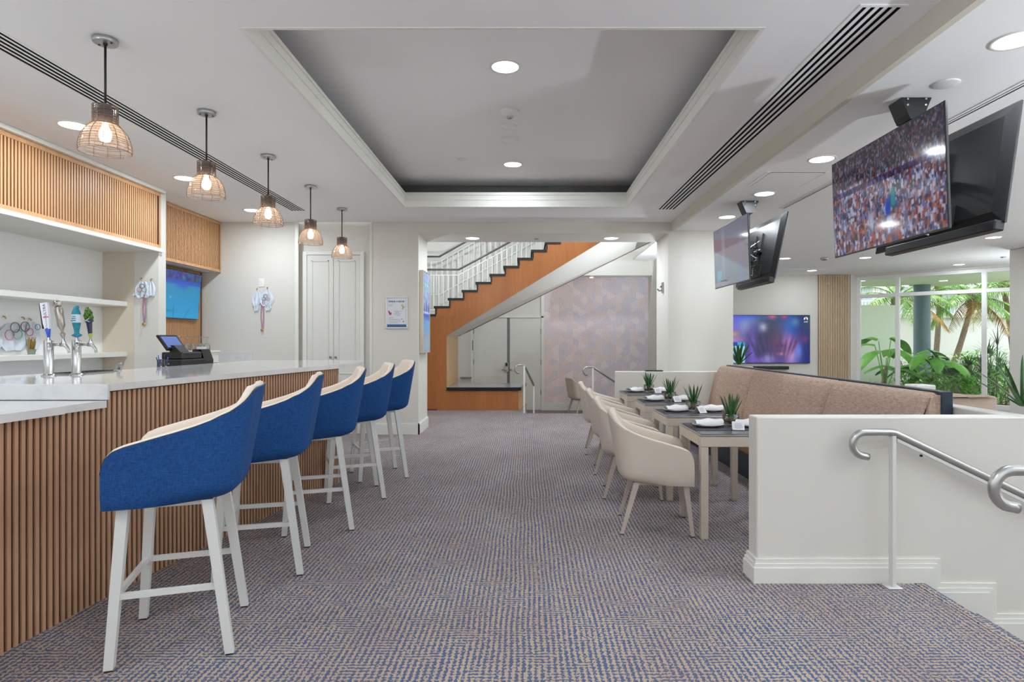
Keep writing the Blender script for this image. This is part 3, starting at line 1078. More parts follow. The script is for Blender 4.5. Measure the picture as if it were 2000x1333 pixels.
def faucet(t, c, dirv, z, kind, ln=0.105):
    d = Vector((*dirv, 0)).normalized()
    b = Vector((c[0], c[1], z))
    f = MB()
    f.tube([b + d * 0.024, b + d * ln], 0.009, 10)
    f.tube([b + d * (ln - 0.02), b + d * (ln + 0.01) + Vector((0, 0, -0.002)), b + d * (ln + 0.03) + Vector((0, 0, -0.03)), b + d * (ln + 0.035) + Vector((0, 0, -0.055))], [0.012, 0.013, 0.009, 0.008], 10)
    f.lathe([(0.014, 0), (0.016, 0.008), (0.010, 0.03), (0.006, 0.045)], 12, tuple(b + d * ln))
    fo = f.build('faucet', 'steel', t, True)
    h0 = b + d * ln + Vector((0, 0, 0.04))
    tilt = Vector((-0.05, 0.0, 1)).normalized()
    side = Vector((1, 0, 0))
    R = Matrix.Translation(h0) @ tilt.to_track_quat('Z', 'Y').to_matrix().to_4x4()
    if kind == 'white':
        hm = MB()
        poly = [(-0.008, 0.03), (0.008, 0.03), (0.021, 0.09), (0.024, 0.225), (-0.024, 0.225), (-0.020, 0.09)]
        R = Matrix.Translation(h0) @ Matrix.Rotation(-0.13, 4, 'Y')
        tmp = MB().prism(poly, 'y', -0.009, 0.009)
        hm.add([R @ Vector(v) for v in tmp.v], tmp.f)
        h = hm.build('tap_handle', 'tap_white', t)
        MB().lathe([(0.008, 0), (0.011, 0.02), (0.016, 0.05), (0.012, 0.06)], 12, (0, 0, 0), R).build('ferrule', 'tap_blue', h, True)
        MB().box(-0.031, -0.027, -0.006, 0.006, 0.06, 0.225, R).build('side_rail', 'dark_metal', h)
        TM = R @ Matrix.Translation((0.003, -0.0105, 0.175)) @ Matrix.Rotation(PI / 2, 4, 'X') @ Matrix.Rotation(PI / 2, 4, 'Z')
        text_mb('ULTRA', 0.024, TM, spacing=1.15).build('lettering', 'ink_dark', h)
        TM = R @ Matrix.Translation((0.003, -0.0105, 0.095)) @ Matrix.Rotation(PI / 2, 4, 'X') @ Matrix.Rotation(PI / 2, 4, 'Z')
        text_mb('Michelob', 0.017, TM).build('lettering', 'ink', h)
        MB().box(-0.012, 0.022, -0.0108, -0.009, 0.128, 0.134, R).build('red_bar', 'red', h)
    elif kind == 'pewter':
        R = Matrix.Translation(h0) @ Matrix.Rotation(-0.16, 4, 'Y')
        h = MB().lathe([(0.006, 0), (0.012, 0.02), (0.016, 0.03), (0.006, 0.045), (0.010, 0.06), (0.022, 0.085), (0.025, 0.19), (0.020, 0.2), (0.02, 0.207), (0.001, 0.208)], 14, (0, 0, 0), R).build('tap_handle', 'pewter', t, True, auto=40)
        MB().cbox(-0.03, 0.026, -0.022, 0.022, 0.21, 0.252, 0.012, R).build('crown', 'pewter', h)
        MB().lathe([(0.005, 0), (0.012, 0.0), (0.012, 0.006), (0.005, 0.006)], 12, (0, 0, 0), R @ Matrix.Translation((0.0, -0.022, 0.236)) @ disc_rot((0, -1, 0))).build('eyelet', 'steel', h, True)
    elif kind == 'teal':
        R = Matrix.Translation(h0) @ Matrix.Rotation(-0.03, 4, 'Y')
        h = MB().lathe([(0.008, 0), (0.03, 0.012), (0.03, 0.018), (0.014, 0.028), (0.016, 0.05), (0.018, 0.06), (0.024, 0.09), (0.026, 0.16), (0.022, 0.175), (0.016, 0.19), (0.012, 0.2), (0.001, 0.203)], 16, (0, 0, 0), R).build('tap_handle', 'tap_teal', t, True)
        MB().lathe([(0.0255, 0.098), (0.0272, 0.1), (0.0272, 0.15), (0.0265, 0.152)], 16, (0, 0, 0), R).build('label_band', 'cloth_white', h, True)
        tm = MB()
        for i, zz in enumerate((0.112, 0.126, 0.139)):
            tm.box(-0.016 + 0.004 * i, 0.015, -0.0282, -0.027, zz - .003, zz + .003, R)
        tm.build('label_print', 'tap_teal', h)
        MB().sphere(tuple(R @ Vector((0.006, 0, 0.2))), 0.013).build('finial', 'tap_teal', h, True)
    else:
        R = Matrix.Translation(h0) @ Matrix.Rotation(-0.1, 4, 'Y')
        h = MB().lathe([(0.012, 0.03), (0.017, 0.1), (0.018, 0.108), (0.001, 0.109)], 14, (0, 0, 0), R).build('tap_handle', 'tap_navy', t, True)
        MB().lathe([(0.006, 0), (0.013, 0.03), (0.0125, 0.034)], 12, (0, 0, 0), R).build('ferrule', 'tap_lime', h, True)
        hp = MB()
        for k in range(26):
            zz = 0.125 + 0.08 * (k // 5) / 5
            an = 2 * PI * (k % 5) / 5 + 0.6 * (k // 5)
            rr = 0.019 * math.sin(PI * min(0.95, (0.35 + 0.6 * (k // 5) / 5)))
            hp.sphere(tuple(R @ Vector((rr * math.cos(an), rr * math.sin(an), zz))), 0.011, 7, 5, (1, 1, 1.2))
        hp.build('hop_cone', 'tap_green', h, True)
        MB().lathe([(0.018, 0.108), (0.027, 0.116), (0.027, 0.128), (0.02, 0.136)], 14, (0, 0, 0), R).build('shield', 'tap_navy', h, True)
        ss = MB()
        ss.box(-0.024, 0.024, -0.0285, -0.0265, 0.120, 0.1235, R @ Matrix.Translation((0, 0, 0.122)) @ Matrix.Rotation(0.5, 4, 'Y') @ Matrix.Translation((0, 0, -0.122)))
        ss.box(-0.024, 0.024, -0.0285, -0.0265, 0.120, 0.1235, R @ Matrix.Translation((0, 0, 0.122)) @ Matrix.Rotation(-0.5, 4, 'Y') @ Matrix.Translation((0, 0, -0.122)))
        ss.build('crossed_bands', 'china', h)
    h['label'] = HANDLES[kind]


def beer_tower(c, label, kinds):
    t = thing('beer_tower', label, 'beer tap', (c[0], c[1], 1.146))
    z0 = 1.146
    MB().lathe([(0.001, 0.0005), (0.041, 0.0005), (0.041, 0.006), (0.034, 0.010), (0.029, 0.014)], 24, (c[0], c[1], z0)).build('base_flange', 'steel', t, True, auto=40)
    MB().lathe([(0.0275, 0.012), (0.0275, 0.228), (0.025, 0.234), (0.001, 0.235)], 28, (c[0], c[1], z0)).build('column', 'steel', t, True, auto=40)
    faucet(t, c, (0.62, -0.78), z0 + 0.212, kinds[0], 0.075)
    faucet(t, c, (1.0, 0.1), z0 + 0.205, kinds[1], 0.09)
    return t


beer_tower((-3.12, 3.98), 'steel beer tower with white and pewter tap handles', ('white', 'pewter'))
beer_tower((-3.02, 4.09), 'steel beer tower with teal and green tap handles', ('teal', 'green'))
o = thing('drip_tray', 'dark drip tray behind the beer towers on the bar top', 'tray', (-3.15, 4.35, 1.147))
MB().cbox(-3.24, -3.08, 4.15, 4.6, 1.147, 1.152, .002).build('tray', 'gap_grey', o)
mb = MB()
for i in range(10):
    mb.box(-3.23, -3.09, 4.17 + 0.042 * i, 4.185 + 0.042 * i, 1.152, 1.158)
mb.build('grille', 'black', o)
o = thing('bar_faucet', 'small dark faucet on the bar beside the beer towers', 'faucet', (-3.12, 4.66, 1.147))
MB().tube([(-3.12, 4.66, 1.147), (-3.12, 4.66, 1.19), (-3.08, 4.64, 1.2)], 0.012, 8).build('spout', 'nickel', o, True)
MB().lathe([(0.022, 0), (0.022, 0.008), (0.013, 0.012)], 12, (-3.12, 4.66, 1.147)).build('base', 'nickel', o, True)

# ------------------------------------------------------------------ till
t = thing('till', 'black point of sale till with tilted touch screen on the work counter', 'till', (-3.5, 6.15, 1.05))
MB().cbox(-3.60, -3.36, 5.93, 6.38, 1.05, 1.19, .008).build('cash_drawer', 'black', t)
MB().cbox(-3.585, -3.375, 5.98, 6.34, 1.19, 1.262, .01).build('base', 'gloss_black', t)
MB().lathe([(0.006, 0), (0.006, 0.003), (0.001, 0.003)], 10, (0, 0, 0), Matrix.Translation((-3.48, 5.929, 1.15)) @ disc_rot((0, -1, 0))).build('drawer_lock', 'steel', t)
stand = MB().prism([(-3.56, 1.262), (-3.45, 1.262), (-3.52, 1.33), (-3.57, 1.33)], 'y', 6.08, 6.24).build('stand', 'black', t)
tl = math.atan2(0.10, 0.14)
MR = Matrix.Translation((-3.58, 6.16, 1.362)) @ Matrix.Rotation(-tl, 4, 'Y')
mo = MB().cbox(-0.022, 0.0, -0.165, 0.165, -0.09, 0.09, .004, MR).build('monitor', 'gloss_black', t)
MB().box(0.0005, 0.002, -0.135, 0.135, -0.066, 0.066, MR).build('screen', 'pos_screen', mo)
o = MB()
o.prism([(-3.52, 1.05), (-3.39, 1.05), (-3.39, 1.17), (-3.43, 1.285), (-3.52, 1.285)], 'y', 6.42, 6.6)
o = tag(o.build('receipt_printer', 'gloss_black'), 'black receipt printer to the right of the till', 'printer')
MB().box(-3.50, -3.44, 6.47, 6.55, 1.286, 1.31).build('receipt', 'card', o)
o = tag(MB().cbox(-3.52, -3.40, 6.62, 6.78 - 0.04, 1.05, 1.135, .008).build('card_terminal', 'gloss_black'), 'low black card terminal at the right end of the till', 'card reader')
t = thing('pen_cup', 'clear cup of pens to the left of the till', 'cup', (-3.44, 5.76, 1.05))
MB().lathe([(0.034, 0.0), (0.04, 0.15), (0.037, 0.15), (0.031, 0.005)], 14, (-3.44, 5.76, 1.05)).build('cup', 'cup_glass', t, True)
for k in range(7):
    an = k * 0.9
    b0 = Vector((-3.44 + 0.015 * math.cos(an), 5.76 + 0.015 * math.sin(an), 1.055))
    b1 = Vector((-3.44 + 0.05 * math.cos(an), 5.76 + 0.05 * math.sin(an), 1.2 + 0.02 * (k % 3)))
    MB().tube([b0, b1], 0.0045, 6).build('pen', ('navy', 'tap_blue', 'black', 'white_vinyl')[k % 4], t, True)

# ------------------------------------------------------------------ bunting decorations
def ring_bunting(name, label, origin, facing, lobes, rings, ribbon, hooks):
    """draped paper-thin cloth lobes with printed rings, on wall hooks. lobes: (x, z, w, h, lean)"""
    R = Matrix.Translation(origin) @ Matrix.Rotation(facing, 4, 'Z')
    t = thing(name, label, 'decoration', origin)
    for i, (x, z, w, h, lean) in enumerate(lobes):
        def fn(u, v, x=x, z=z, w=w, h=h, lean=lean):
            hw = w * (0.18 + 0.82 * math.sin(PI * (0.12 + 0.70 * v)) ** 1.2)
            px = x + (u - 0.5) * hw + lean * v
            pz = z - h * v - 0.12 * h * abs(u - 0.5) * (1 if v > 0.5 else 0)
            py = -0.018 - 0.012 * math.cos(u * PI * 5) * (0.3 + v)
            return R @ Vector((px, py, pz))
        MB().grid(fn, 16, 10).build('cloth_lobe', 'cloth_white', t, True)
    for k, (x, z, r, m) in enumerate(rings):
        pts = [R @ Vector((x + r * math.cos(a), -0.036, z + r * 0.92 * math.sin(a))) for a in np.linspace(0, 2 * PI, 25)[:-1]]
        MB().tube(pts, 0.0035, 5, True).build('ring', m, t, True)
    if ribbon:
        x, z, L = ribbon
        for s in (-1, 1):
            pts = [(x + s * 0.012 * math.sin(PI * q), z - L * q) for q in np.linspace(0, 1, 9)]
            mb = MB()
            mb.grid(lambda u, v: R @ Vector((x + s * (0.004 + 0.016 * math.sin(PI * v)) + (u - 0.5) * 0.016, -0.02 - 0.004 * s, z - L * v)), 1, 10)
            mb.build('ribbon', 'ribbon', t)
        MB().lathe([(0.001, 0), (0.02, 0), (0.022, 0.003), (0.02, 0.006), (0.001, 0.006)], 16, (0, 0, 0),
                   R @ Matrix.Translation((x, -0.024, z - L - 0.02)) @ disc_rot((0, -1, 0))).build('medal', 'gold', t, True)
    for x, z in hooks:
        MB().tube([R @ Vector((x, 0, z + 0.012)), R @ Vector((x, -0.02, z + 0.006)), R @ Vector((x, -0.024, z - 0.012))], 0.006, 7).build('hook', 'gold', t, True)
    return t


ring_bunting('ring_bunting', 'white ring printed bunting with red ribbon on the white pier', (-4.345, 6.955, 2.05), 0,
             [(-0.02, 0.0, 0.17, 0.18, 0.0), (0.065, 0.0, 0.10, 0.16, 0.01), (-0.07, -0.1, 0.07, 0.06, -0.03)],
             [(-0.02, -0.055, 0.026, 'ring_black'), (-0.05, -0.095, 0.026, 'ring_red'), (0.005, -0.095, 0.026, 'ring_green')],
             (-0.005, -0.15, 0.32), [(-0.045, 0.03), (0.07, 0.02)])
ring_bunting('ring_bunting', 'white ring printed bunting with medal on the wall below the switch plate', (-3.85, YW, 2.1), 0,
             [(-0.085, 0.0, 0.13, 0.21, -0.01), (0.05, 0.02, 0.2, 0.23, 0.01), (-0.085, -0.17, 0.07, 0.12, -0.01), (0.08, -0.19, 0.08, 0.09, 0.0)],
             [(0.045, -0.075, 0.028, 'ring_black'), (0.02, -0.115, 0.026, 'ring_blue'), (0.075, -0.12, 0.028, 'ring_red')],
             (-0.01, -0.15, 0.40), [(-0.09, 0.03), (0.06, 0.045)])
t = ring_bunting('ring_bunting', 'wide white ring printed bunting above the lower shelf behind the beer taps', (-4.835, 5.75, 1.56), PI / 2,
                 [(-0.02, -0.02, 0.36, 0.25, 0.0), (-0.21, -0.12, 0.2, 0.15, -0.03), (0.19, 0.0, 0.2, 0.26, 0.02)],
                 [(-0.03, -0.06, 0.05, 'ring_black'), (-0.09, -0.13, 0.05, 'ring_red'), (0.0, -0.125, 0.05, 'ring_green'),
                  (0.085, -0.05, 0.05, 'ring_black'), (0.14, -0.1, 0.04, 'ring_red'), (-0.24, -0.17, 0.035, 'ring_red'),
                  (-0.27, -0.14, 0.03, 'ring_blue'), (0.235, -0.05, 0.03, 'ring_blue')], None, [(-0.12, 0.03), (0.09, 0.03), (0.17, 0.02)])
t = thing('tin_planter', 'small tin with straw tuft on the lower shelf', 'planter', (-4.67, 5.75, 1.246))
MB().lathe([(0.035, 0), (0.048, 0.05), (0.044, 0.05), (0.03, 0.004), (0.001, 0.003)], 4, (-4.67, 5.75, 1.246)).build('tin', 'tin', t)
mb = MB()
for k in range(24):
    an = k * 2.4
    r = 0.008 + 0.012 * (k % 5) / 5
    mb.tube([(-4.67 + r * math.cos(an), 5.75 + r * math.sin(an), 1.26), (-4.67 + 2.2 * r * math.cos(an), 5.75 + 2.2 * r * math.sin(an), 1.37 + 0.02 * (k % 3))], 0.003, 4)
tag(mb.build('straw', 'gold', t), kind='stuff')
o = thing('switch_plate', 'white switch plate on the wall above the medal bunting', 'switch', (-3.88, YW, 2.22))
MB().cbox(-3.92, -3.84, YW - 0.008, YW, 2.16, 2.285, .003).build('plate', 'white_vinyl', o)
MB().cbox(-3.9, -3.86, YW - 0.013, YW - 0.0085, 2.19, 2.255, .002).build('rocker', 'white_vinyl', o)

# ================================================================== STOOLS AND CHAIRS
def rim_h(u, W):
    xs = [-0.26, -0.235, -0.20, -0.16, -0.10, -0.03, 0.094, 0.17, 0.21, 0.235, 0.247, 0.252]
    hs = [0.49, 0.478, 0.432, 0.39, 0.348, 0.318, 0.278, 0.257, 0.24, 0.215, 0.18, 0.15]
    return float(np.interp(u, xs, hs))


def shell_plan(W, n=12, f=0.252, b=-0.25, rc=0.11):
    """plan curve (u forward, v lateral) from the near arm tip round the back to the far arm tip, with outward normals"""
    pts = []
    us = [0.252, 0.247, 0.235, 0.21, 0.17, 0.12, 0.06, 0.0, -0.06, -0.11]
    us = [u for u in us if u > b + rc]
    for u in us:
        pts.append((u, -W, 0.0, -1.0, u))
    for k in range(n + 1):
        a = PI / 2 * k / n
        nu_, nv_ = -math.sin(a), -math.cos(a)
        u, v = b + rc + rc * nu_, -W + rc + rc * nv_
        pts.append((u, v, nu_, nv_, b + rc - rc * 1.25 * (a / (PI / 2)) * 0.9))
    vb = W - rc
    m = 6
    for k in range(1, m):
        v = -vb + 2 * vb * k / m
        bow = 0.012 * (1 - (v / vb) ** 2)
        pts.append((b - bow, v, -1.0, 0.0, -0.27))
    return pts + [(u, -v, nu_, -nv_, k) for (u, v, nu_, nv_, k) in reversed(pts[:len(us) + n + 1])]


def make_shell(W=0.285, th=0.055):
    plan = shell_plan(W)
    lean = 0.085

    def P(i, h, inset):
        u, v, nu_, nv_, k = plan[i]
        w = min(1.0, max(0.0, (0.12 - u) / 0.34))
        w = w * w * (3 - 2 * w)
        bot = max(0.0, 1 - h / 0.075)
        ins = inset + bot ** 2.2 * (0.012 + 0.055 * w)
        return Vector((u - nu_ * ins - lean * w * h / 0.49, v - nv_ * ins, h + bot ** 3 * 0.012 * w))
    N = len(plan)
    outer, lining = MB(), MB()
    hs = [0.0, 0.012, 0.03, 0.055, 0.085]
    rows = 9

    def hh(i, j):
        top_ = rim_h(plan[i][4], W)
        if j < len(hs):
            return min(hs[j], top_ * 0.6)
        q = (j - len(hs) + 1) / (rows - len(hs))
        return hs[-1] + (top_ - hs[-1]) * q
    skin = 0.010
    vs_ = []
    for i in range(N):
        for j in range(rows):
            vs_.append(P(i, hh(i, j), 0.0))
        vs_.append(P(i, hh(i, rows - 1) + 0.002, skin * 0.5))
        vs_.append(P(i, hh(i, rows - 1), skin))
    w = rows + 2
    fs_ = []
    for i in range(N - 1):
        for j in range(w - 1):
            fs_.append((i * w + j, (i + 1) * w + j, (i + 1) * w + j + 1, i * w + j + 1))
    # underside
    fs_.append(tuple(i * w for i in range(N)))
    outer.add(vs_, fs_)
    # lining: rim top, rounded, down to the seat
    vs_ = []
    prof = [(skin, -0.03), (skin, 0.0), (skin + 0.004, 0.008), (th * 0.5, 0.013), (th * 0.85, 0.008), (th, -0.012)]
    low_ = [0.75, 0.5, 0.25, 0.0]
    for i in range(N):
        top_ = hh(i, rows - 1)
        for ins, dz in prof:
            vs_.append(P(i, max(0.1, top_ + dz), ins))
        for q in low_:
            vs_.append(P(i, 0.09 + max(0.0, top_ - 0.012 - 0.09) * q, th + 0.008))
    w = len(prof) + len(low_)
    fs_ = []
    for i in range(N - 1):
        for j in range(w - 1):
            fs_.append((i * w + j, (i + 1) * w + j, (i + 1) * w + j + 1, i * w + j + 1))
    lining.add(vs_, fs_)
    # arm end strips
    for i in (0, N - 1):
        a = [P(i, hh(i, j), 0.0) + Vector((0.0005, 0, 0)) for j in range(rows)]
        b = [P(i, hh(i, j), th) + Vector((0.0005, 0, 0)) for j in range(rows)]
        lining.add(a + b, [(j, j + 1, rows + j + 1, rows + j) for j in range(rows - 1)])
    return outer, lining, plan, P, rows, hh


def leg_mb(top, bot, w0, w1, d0=None, d1=None):
    d0, d1 = d0 or w0, d1 or w1
    vs_ = []
    for p, w, d in ((top, w0, d0), (bot, w1, d1)):
        for a, b in ((-1, -1), (1, -1), (1, 1), (-1, 1)):
            vs_.append((p[0] + a * w / 2, p[1] + b * d / 2, p[2]))
    return MB().add(vs_, [(0, 1, 2, 3), (7, 6, 5, 4), (0, 4, 5, 1), (1, 5, 6, 2), (2, 6, 7, 3), (3, 7, 4, 0)])


def seat_shell(t, zb, W, cover, lining_m, piping):
    outer, lining, plan, P, rows, hh = make_shell(W)
    up = Matrix.Translation((0, 0, zb))
    for mb in (outer, lining):
        mb.v = [(v[0], v[1], v[2] + zb) for v in mb.v]
    sh = outer.build('shell', cover, t, True, False, auto=50)
    lining.build('lining', lining_m, t, True, False, auto=60)
    pts = [P(i, hh(i, rows - 1) + 0.002, 0.006) + Vector((0, 0, zb)) for i in range(len(plan))]
    MB().tube(pts, 0.004, 6).build('piping', piping, sh, True, False)
    c = MB()
    c.cbox(-0.19, 0.262, -(W - 0.058), W - 0.058, zb + 0.06, zb + 0.155, 0.022)
    c.build('seat_cushion', lining_m, t, True, False, auto=60)
    return sh


def make_stool():
    t = thing('bar_stool', 'x', 'bar stool', group='blue bar stools along the bar')
    zb = 0.672
    seat_shell(t, zb, 0.285, 'blue', 'cream_vinyl', 'navy')
    L = {}
    for s in (-1, 1):
        for nm, u0, u1 in (('f', 0.185, 0.2285), ('b', -0.135, -0.2285)):
            top_, bot_ = (u0, s * 0.215, zb + 0.01), (u1, s * 0.25, 0.008)
            lg = leg_mb(top_, bot_, 0.044, 0.036).build('leg', 'stool_metal', t, False, False)
            leg_mb((bot_[0], bot_[1], 0.0095), (bot_[0], bot_[1], 0.0), 0.032, 0.03).build('glide', 'glide', lg, False, False)
            L[(nm, s)] = (Vector(top_), Vector(bot_))

    def on(nm, s, z):
        a, b = L[(nm, s)]
        return b + (a - b) * ((z - b.z) / (a.z - b.z))
    for s in (-1, 1):
        a, b = on('f', s, 0.30), on('b', s, 0.30)
        MB().tube([a, b], 0.0175, 4, sx=0.8).build('stretcher', 'stool_metal', t, False, False)
    MB().tube([on('f', -1, 0.30), on('f', 1, 0.30)], 0.0175, 4, sx=0.8).build('footrest', 'stool_metal', t, False, False)
    MB().cbox(-0.15, 0.2, -0.215, 0.215, zb - 0.014, zb + 0.012, .003).build('seat_frame', 'stool_metal', t, False, False)
    return t


stool = make_stool()
SP = [((-1.60, 2.85), 18.0, 'blue bar stool nearest the camera, set before the lower counter end'),
      ((-1.615, 3.764), 15.0, 'blue bar stool second from the camera in the row at the bar'),
      ((-1.565, 4.589), 19.0, 'blue bar stool in the middle of the row of five at the bar'),
      ((-1.543, 5.458), 21.0, 'blue bar stool fourth from the camera, before the far end of the slats'),
      ((-1.513, 6.235), 25.0, 'blue bar stool farthest from the camera, under the overhanging bar tip')]
for i, ((x, y), a, lab) in enumerate(SP):
    rz = PI + math.radians(a)
    if i == 0:
        stool.location = (x, y, 0)
        stool.rotation_euler = (0, 0, rz)
        stool['label'] = lab
    else:
        dup(stool, (x, y, 0), rz, lab)


def make_chair():
    t = thing('dining_chair', 'x', 'chair')
    zb = 0.358
    seat_shell(t, zb, 0.275, 'taupe', 'taupe_in', 'taupe_leg')
    for s in (-1, 1):
        for u0, u1 in ((0.2, 0.245), (-0.14, -0.245)):
            lg = leg_mb((u0, s * 0.205, zb + 0.01), (u1, s * 0.24, 0.006), 0.042, 0.022).build('leg', 'taupe_leg', t, False, False)
            leg_mb((u1, s * 0.24, 0.0075), (u1, s * 0.24, 0.0), 0.024, 0.026).build('glide', 'glide', lg, False, False)
    MB().cbox(-0.15, 0.2, -0.205, 0.205, zb - 0.012, zb + 0.012, .003).build('seat_frame', 'taupe_leg', t, False, False)
    return t


chair = make_chair()
CH = [((0.952, 4.535), -7, 'taupe tub chair at the nearest dining table'),
      ((0.951, 5.505), -7, 'taupe tub chair at the second dining table from the low wall'),
      ((0.974, 6.465), -6, 'taupe tub chair at the third dining table from the low wall'),
      ((0.986, 7.56), -5, 'taupe tub chair at the dining table against the far low wall')]
for i, ((x, y), a, lab) in enumerate(CH):
    if i == 0:
        chair.location, chair.rotation_euler, chair['label'] = (x, y, 0), (0, 0, math.radians(a)), lab
        chair['group'] = 'taupe chairs at the dining tables'
    else:
        dup(chair, (x, y, 0), math.radians(a), lab)
c5 = dup(chair, (1.27, 14.0, ZL), math.radians(20), 'lone taupe chair in the lobby before the patterned wallpaper')
del c5['group']

# ================================================================== TABLES
def make_table():
    t = thing('dining_table', 'x', 'table', group='square dining tables along the banquette')
    w, d = 0.305, 0.30
    for sx in (-1, 1):
        for sy in (-1, 1):
            MB().cbox(sx * (w - 0.027) - 0.026, sx * (w - 0.027) + 0.026, sy * (d - 0.027) - 0.026, sy * (d - 0.027) + 0.026, 0.0, 0.64, .003).build('leg', 'table_frame', t, False, False)
    mb = MB()
    mb.cbox(-w, w, -d, -d + 0.05, 0.641, 0.712, .003).cbox(-w, w, d - 0.05, d, 0.641, 0.712, .003)
    mb.cbox(-w, -w + 0.05, -d + 0.05, d - 0.05, 0.641, 0.712, .003).cbox(w - 0.05, w, -d + 0.05, d - 0.05, 0.641, 0.712, .003)
    mb.build('apron', 'table_frame', t, False, False)
    MB().cbox(-w - 0.003, w + 0.003, -d - 0.003, d + 0.003, 0.713, 0.726, .003).build('edge_band', 'nickel', t, False, False)
    MB().cbox(-w + 0.004, w - 0.004, -d + 0.004, d - 0.004, 0.7262, 0.731, .001).build('tabletop', 'table_top', t, False, False)
    return t


TY = [4.21, 5.225, 6.2, 7.3]
TCX = 1.512
ORD = ['nearest the camera', 'second from the camera', 'third from the camera', 'farthest from the camera']
tbl = make_table()
plate_first = None


def make_plate():
    t = thing('dinner_plate', 'x', 'plate', group='white plates on the dining tables')
    MB().lathe([(0.001, 0.004), (0.05, 0.004), (0.06, 0.001), (0.075, 0.004), (0.112, 0.019), (0.114, 0.022), (0.11, 0.022), (0.072, 0.009), (0.001, 0.008)], 28).build('dish', 'china', t, True, False)
    return t


def make_napkin():
    t = tag(MB().grid(lambda u, v: ((u - 0.5) * (0.19 + 0.05 * math.sin(PI * v)) + 0.01 * math.sin(9 * v),
                                    (0.052 + 0.014 * math.cos(PI * (u - 0.2))) * math.cos(2 * PI * v),
                                    0.025 + (0.016 + 0.012 * math.sin(PI * u * 0.9) + 0.004 * math.sin(13 * u + 6 * v)) * math.sin(2 * PI * v)), 22, 20)
            .build('napkin', 'napkin', None, True, False), 'x', 'napkin', 'rolled napkins on the plates')
    return t


def blade(mb, base, az, tilt, L, w, curl, twist=0.0, n=6, thick=0.25):
    """succulent leaf: tapering keel blade"""
    d = Vector((math.cos(az), math.sin(az), 0))
    sd = Vector((-math.sin(az), math.cos(az), 0))
    ring = []
    for i in range(n + 1):
        q = i / n
        a = tilt + curl * q
        if i == 0:
            p = Vector(base)
        else:
            p = p + (d * math.sin(a) + Vector((0, 0, 1)) * math.cos(a)) * (L / n)
        nrm = d * math.cos(a) - Vector((0, 0, 1)) * math.sin(a)
        ww = w * (0.75 + 0.5 * q) * (1 - q) ** 0.55 * 0.5 + 0.0006
        ring.append((p + sd * ww, p - nrm * ww * -thick, p - sd * ww, p - nrm * ww * thick * 2.0))
    vs_ = [v for r in ring for v in r]
    fs_ = []
    for i in range(n):
        for k in range(4):
            k2 = (k + 1) % 4
            fs_.append((4 * i + k, 4 * i + k2, 4 * i + 4 + k2, 4 * i + 4 + k))
    mb.add(vs_, fs_)


def make_aloe(seed=1, nleaf=15, L=0.2):
    r = random.Random(seed)
    t = thing('potted_aloe', 'x', 'plant', group='aloe centrepieces on the dining tables')
    MB().lathe([(0.001, 0.003), (0.052, 0.003), (0.058, 0.01), (0.062, 0.05), (0.064, 0.088), (0.061, 0.088), (0.058, 0.05), (0.053, 0.012), (0.001, 0.008)], 24).build('glass_bowl', 'bowl_glass', t, True, False)
    mb = MB()
    for k in range(46):
        a, rr = r.random() * 6.28, 0.046 * math.sqrt(r.random())
        mb.sphere((rr * math.cos(a), rr * math.sin(a), 0.018 + 0.026 * r.random()), 0.009 + 0.004 * r.random(), 6, 4, (1, 1, 0.8))
    tag(mb.build('pebbles', 'pebble', t, True, False), kind='stuff')
    for k in range(nleaf):
        mb = MB()
        q = k / nleaf
        blade(mb, (0.012 * math.cos(k * 2.4), 0.012 * math.sin(k * 2.4), 0.035), k * 2.4 + r.uniform(-.2, .2), 0.06 + 0.36 * q, L * r.uniform(0.95, 1.2) * (1 - 0.22 * abs(q - 0.5)), 0.026, 0.1 + 0.12 * r.random())
        mb.build('leaf', 'leaf', t, False, False)
    return t


def make_card():
    t = thing('tent_card', 'x', 'card', group='white tent cards on the dining tables')
    R1 = Matrix.Rotation(math.radians(52), 4, 'X')
    a = MB().box(-0.042, 0.042, 0.0, 0.07, -0.0006, 0.0006, Matrix.Translation((0, -0.044, 0.001)) @ R1).build('front_leaf', 'card', t, False, False)
    MB().box(-0.042, 0.042, 0.0, 0.07, -0.0006, 0.0006, Matrix.Translation((0, 0.044, 0.001)) @ Matrix.Rotation(math.radians(128), 4, 'X')).build('back_leaf', 'card', t, False, False)
    tm = MB()
    for q, ww in ((0.052, 0.02), (0.042, 0.028), (0.033, 0.024), (0.024, 0.03), (0.015, 0.018)):
        tm.box(-ww, ww, q - 0.0012, q + 0.0012, 0.0006, 0.0011, Matrix.Translation((0, -0.044, 0.001)) @ R1)
    tm.build('print_lines', 'ink', a, False, False)
    return t


def placemat():
    return tag(MB().cbox(-0.14, 0.14, -0.19, 0.19, 0.0, 0.003, .001).build('placemat', 'mat_cloth', None, False, False), 'x', 'placemat', 'dark placemats on the dining tables')


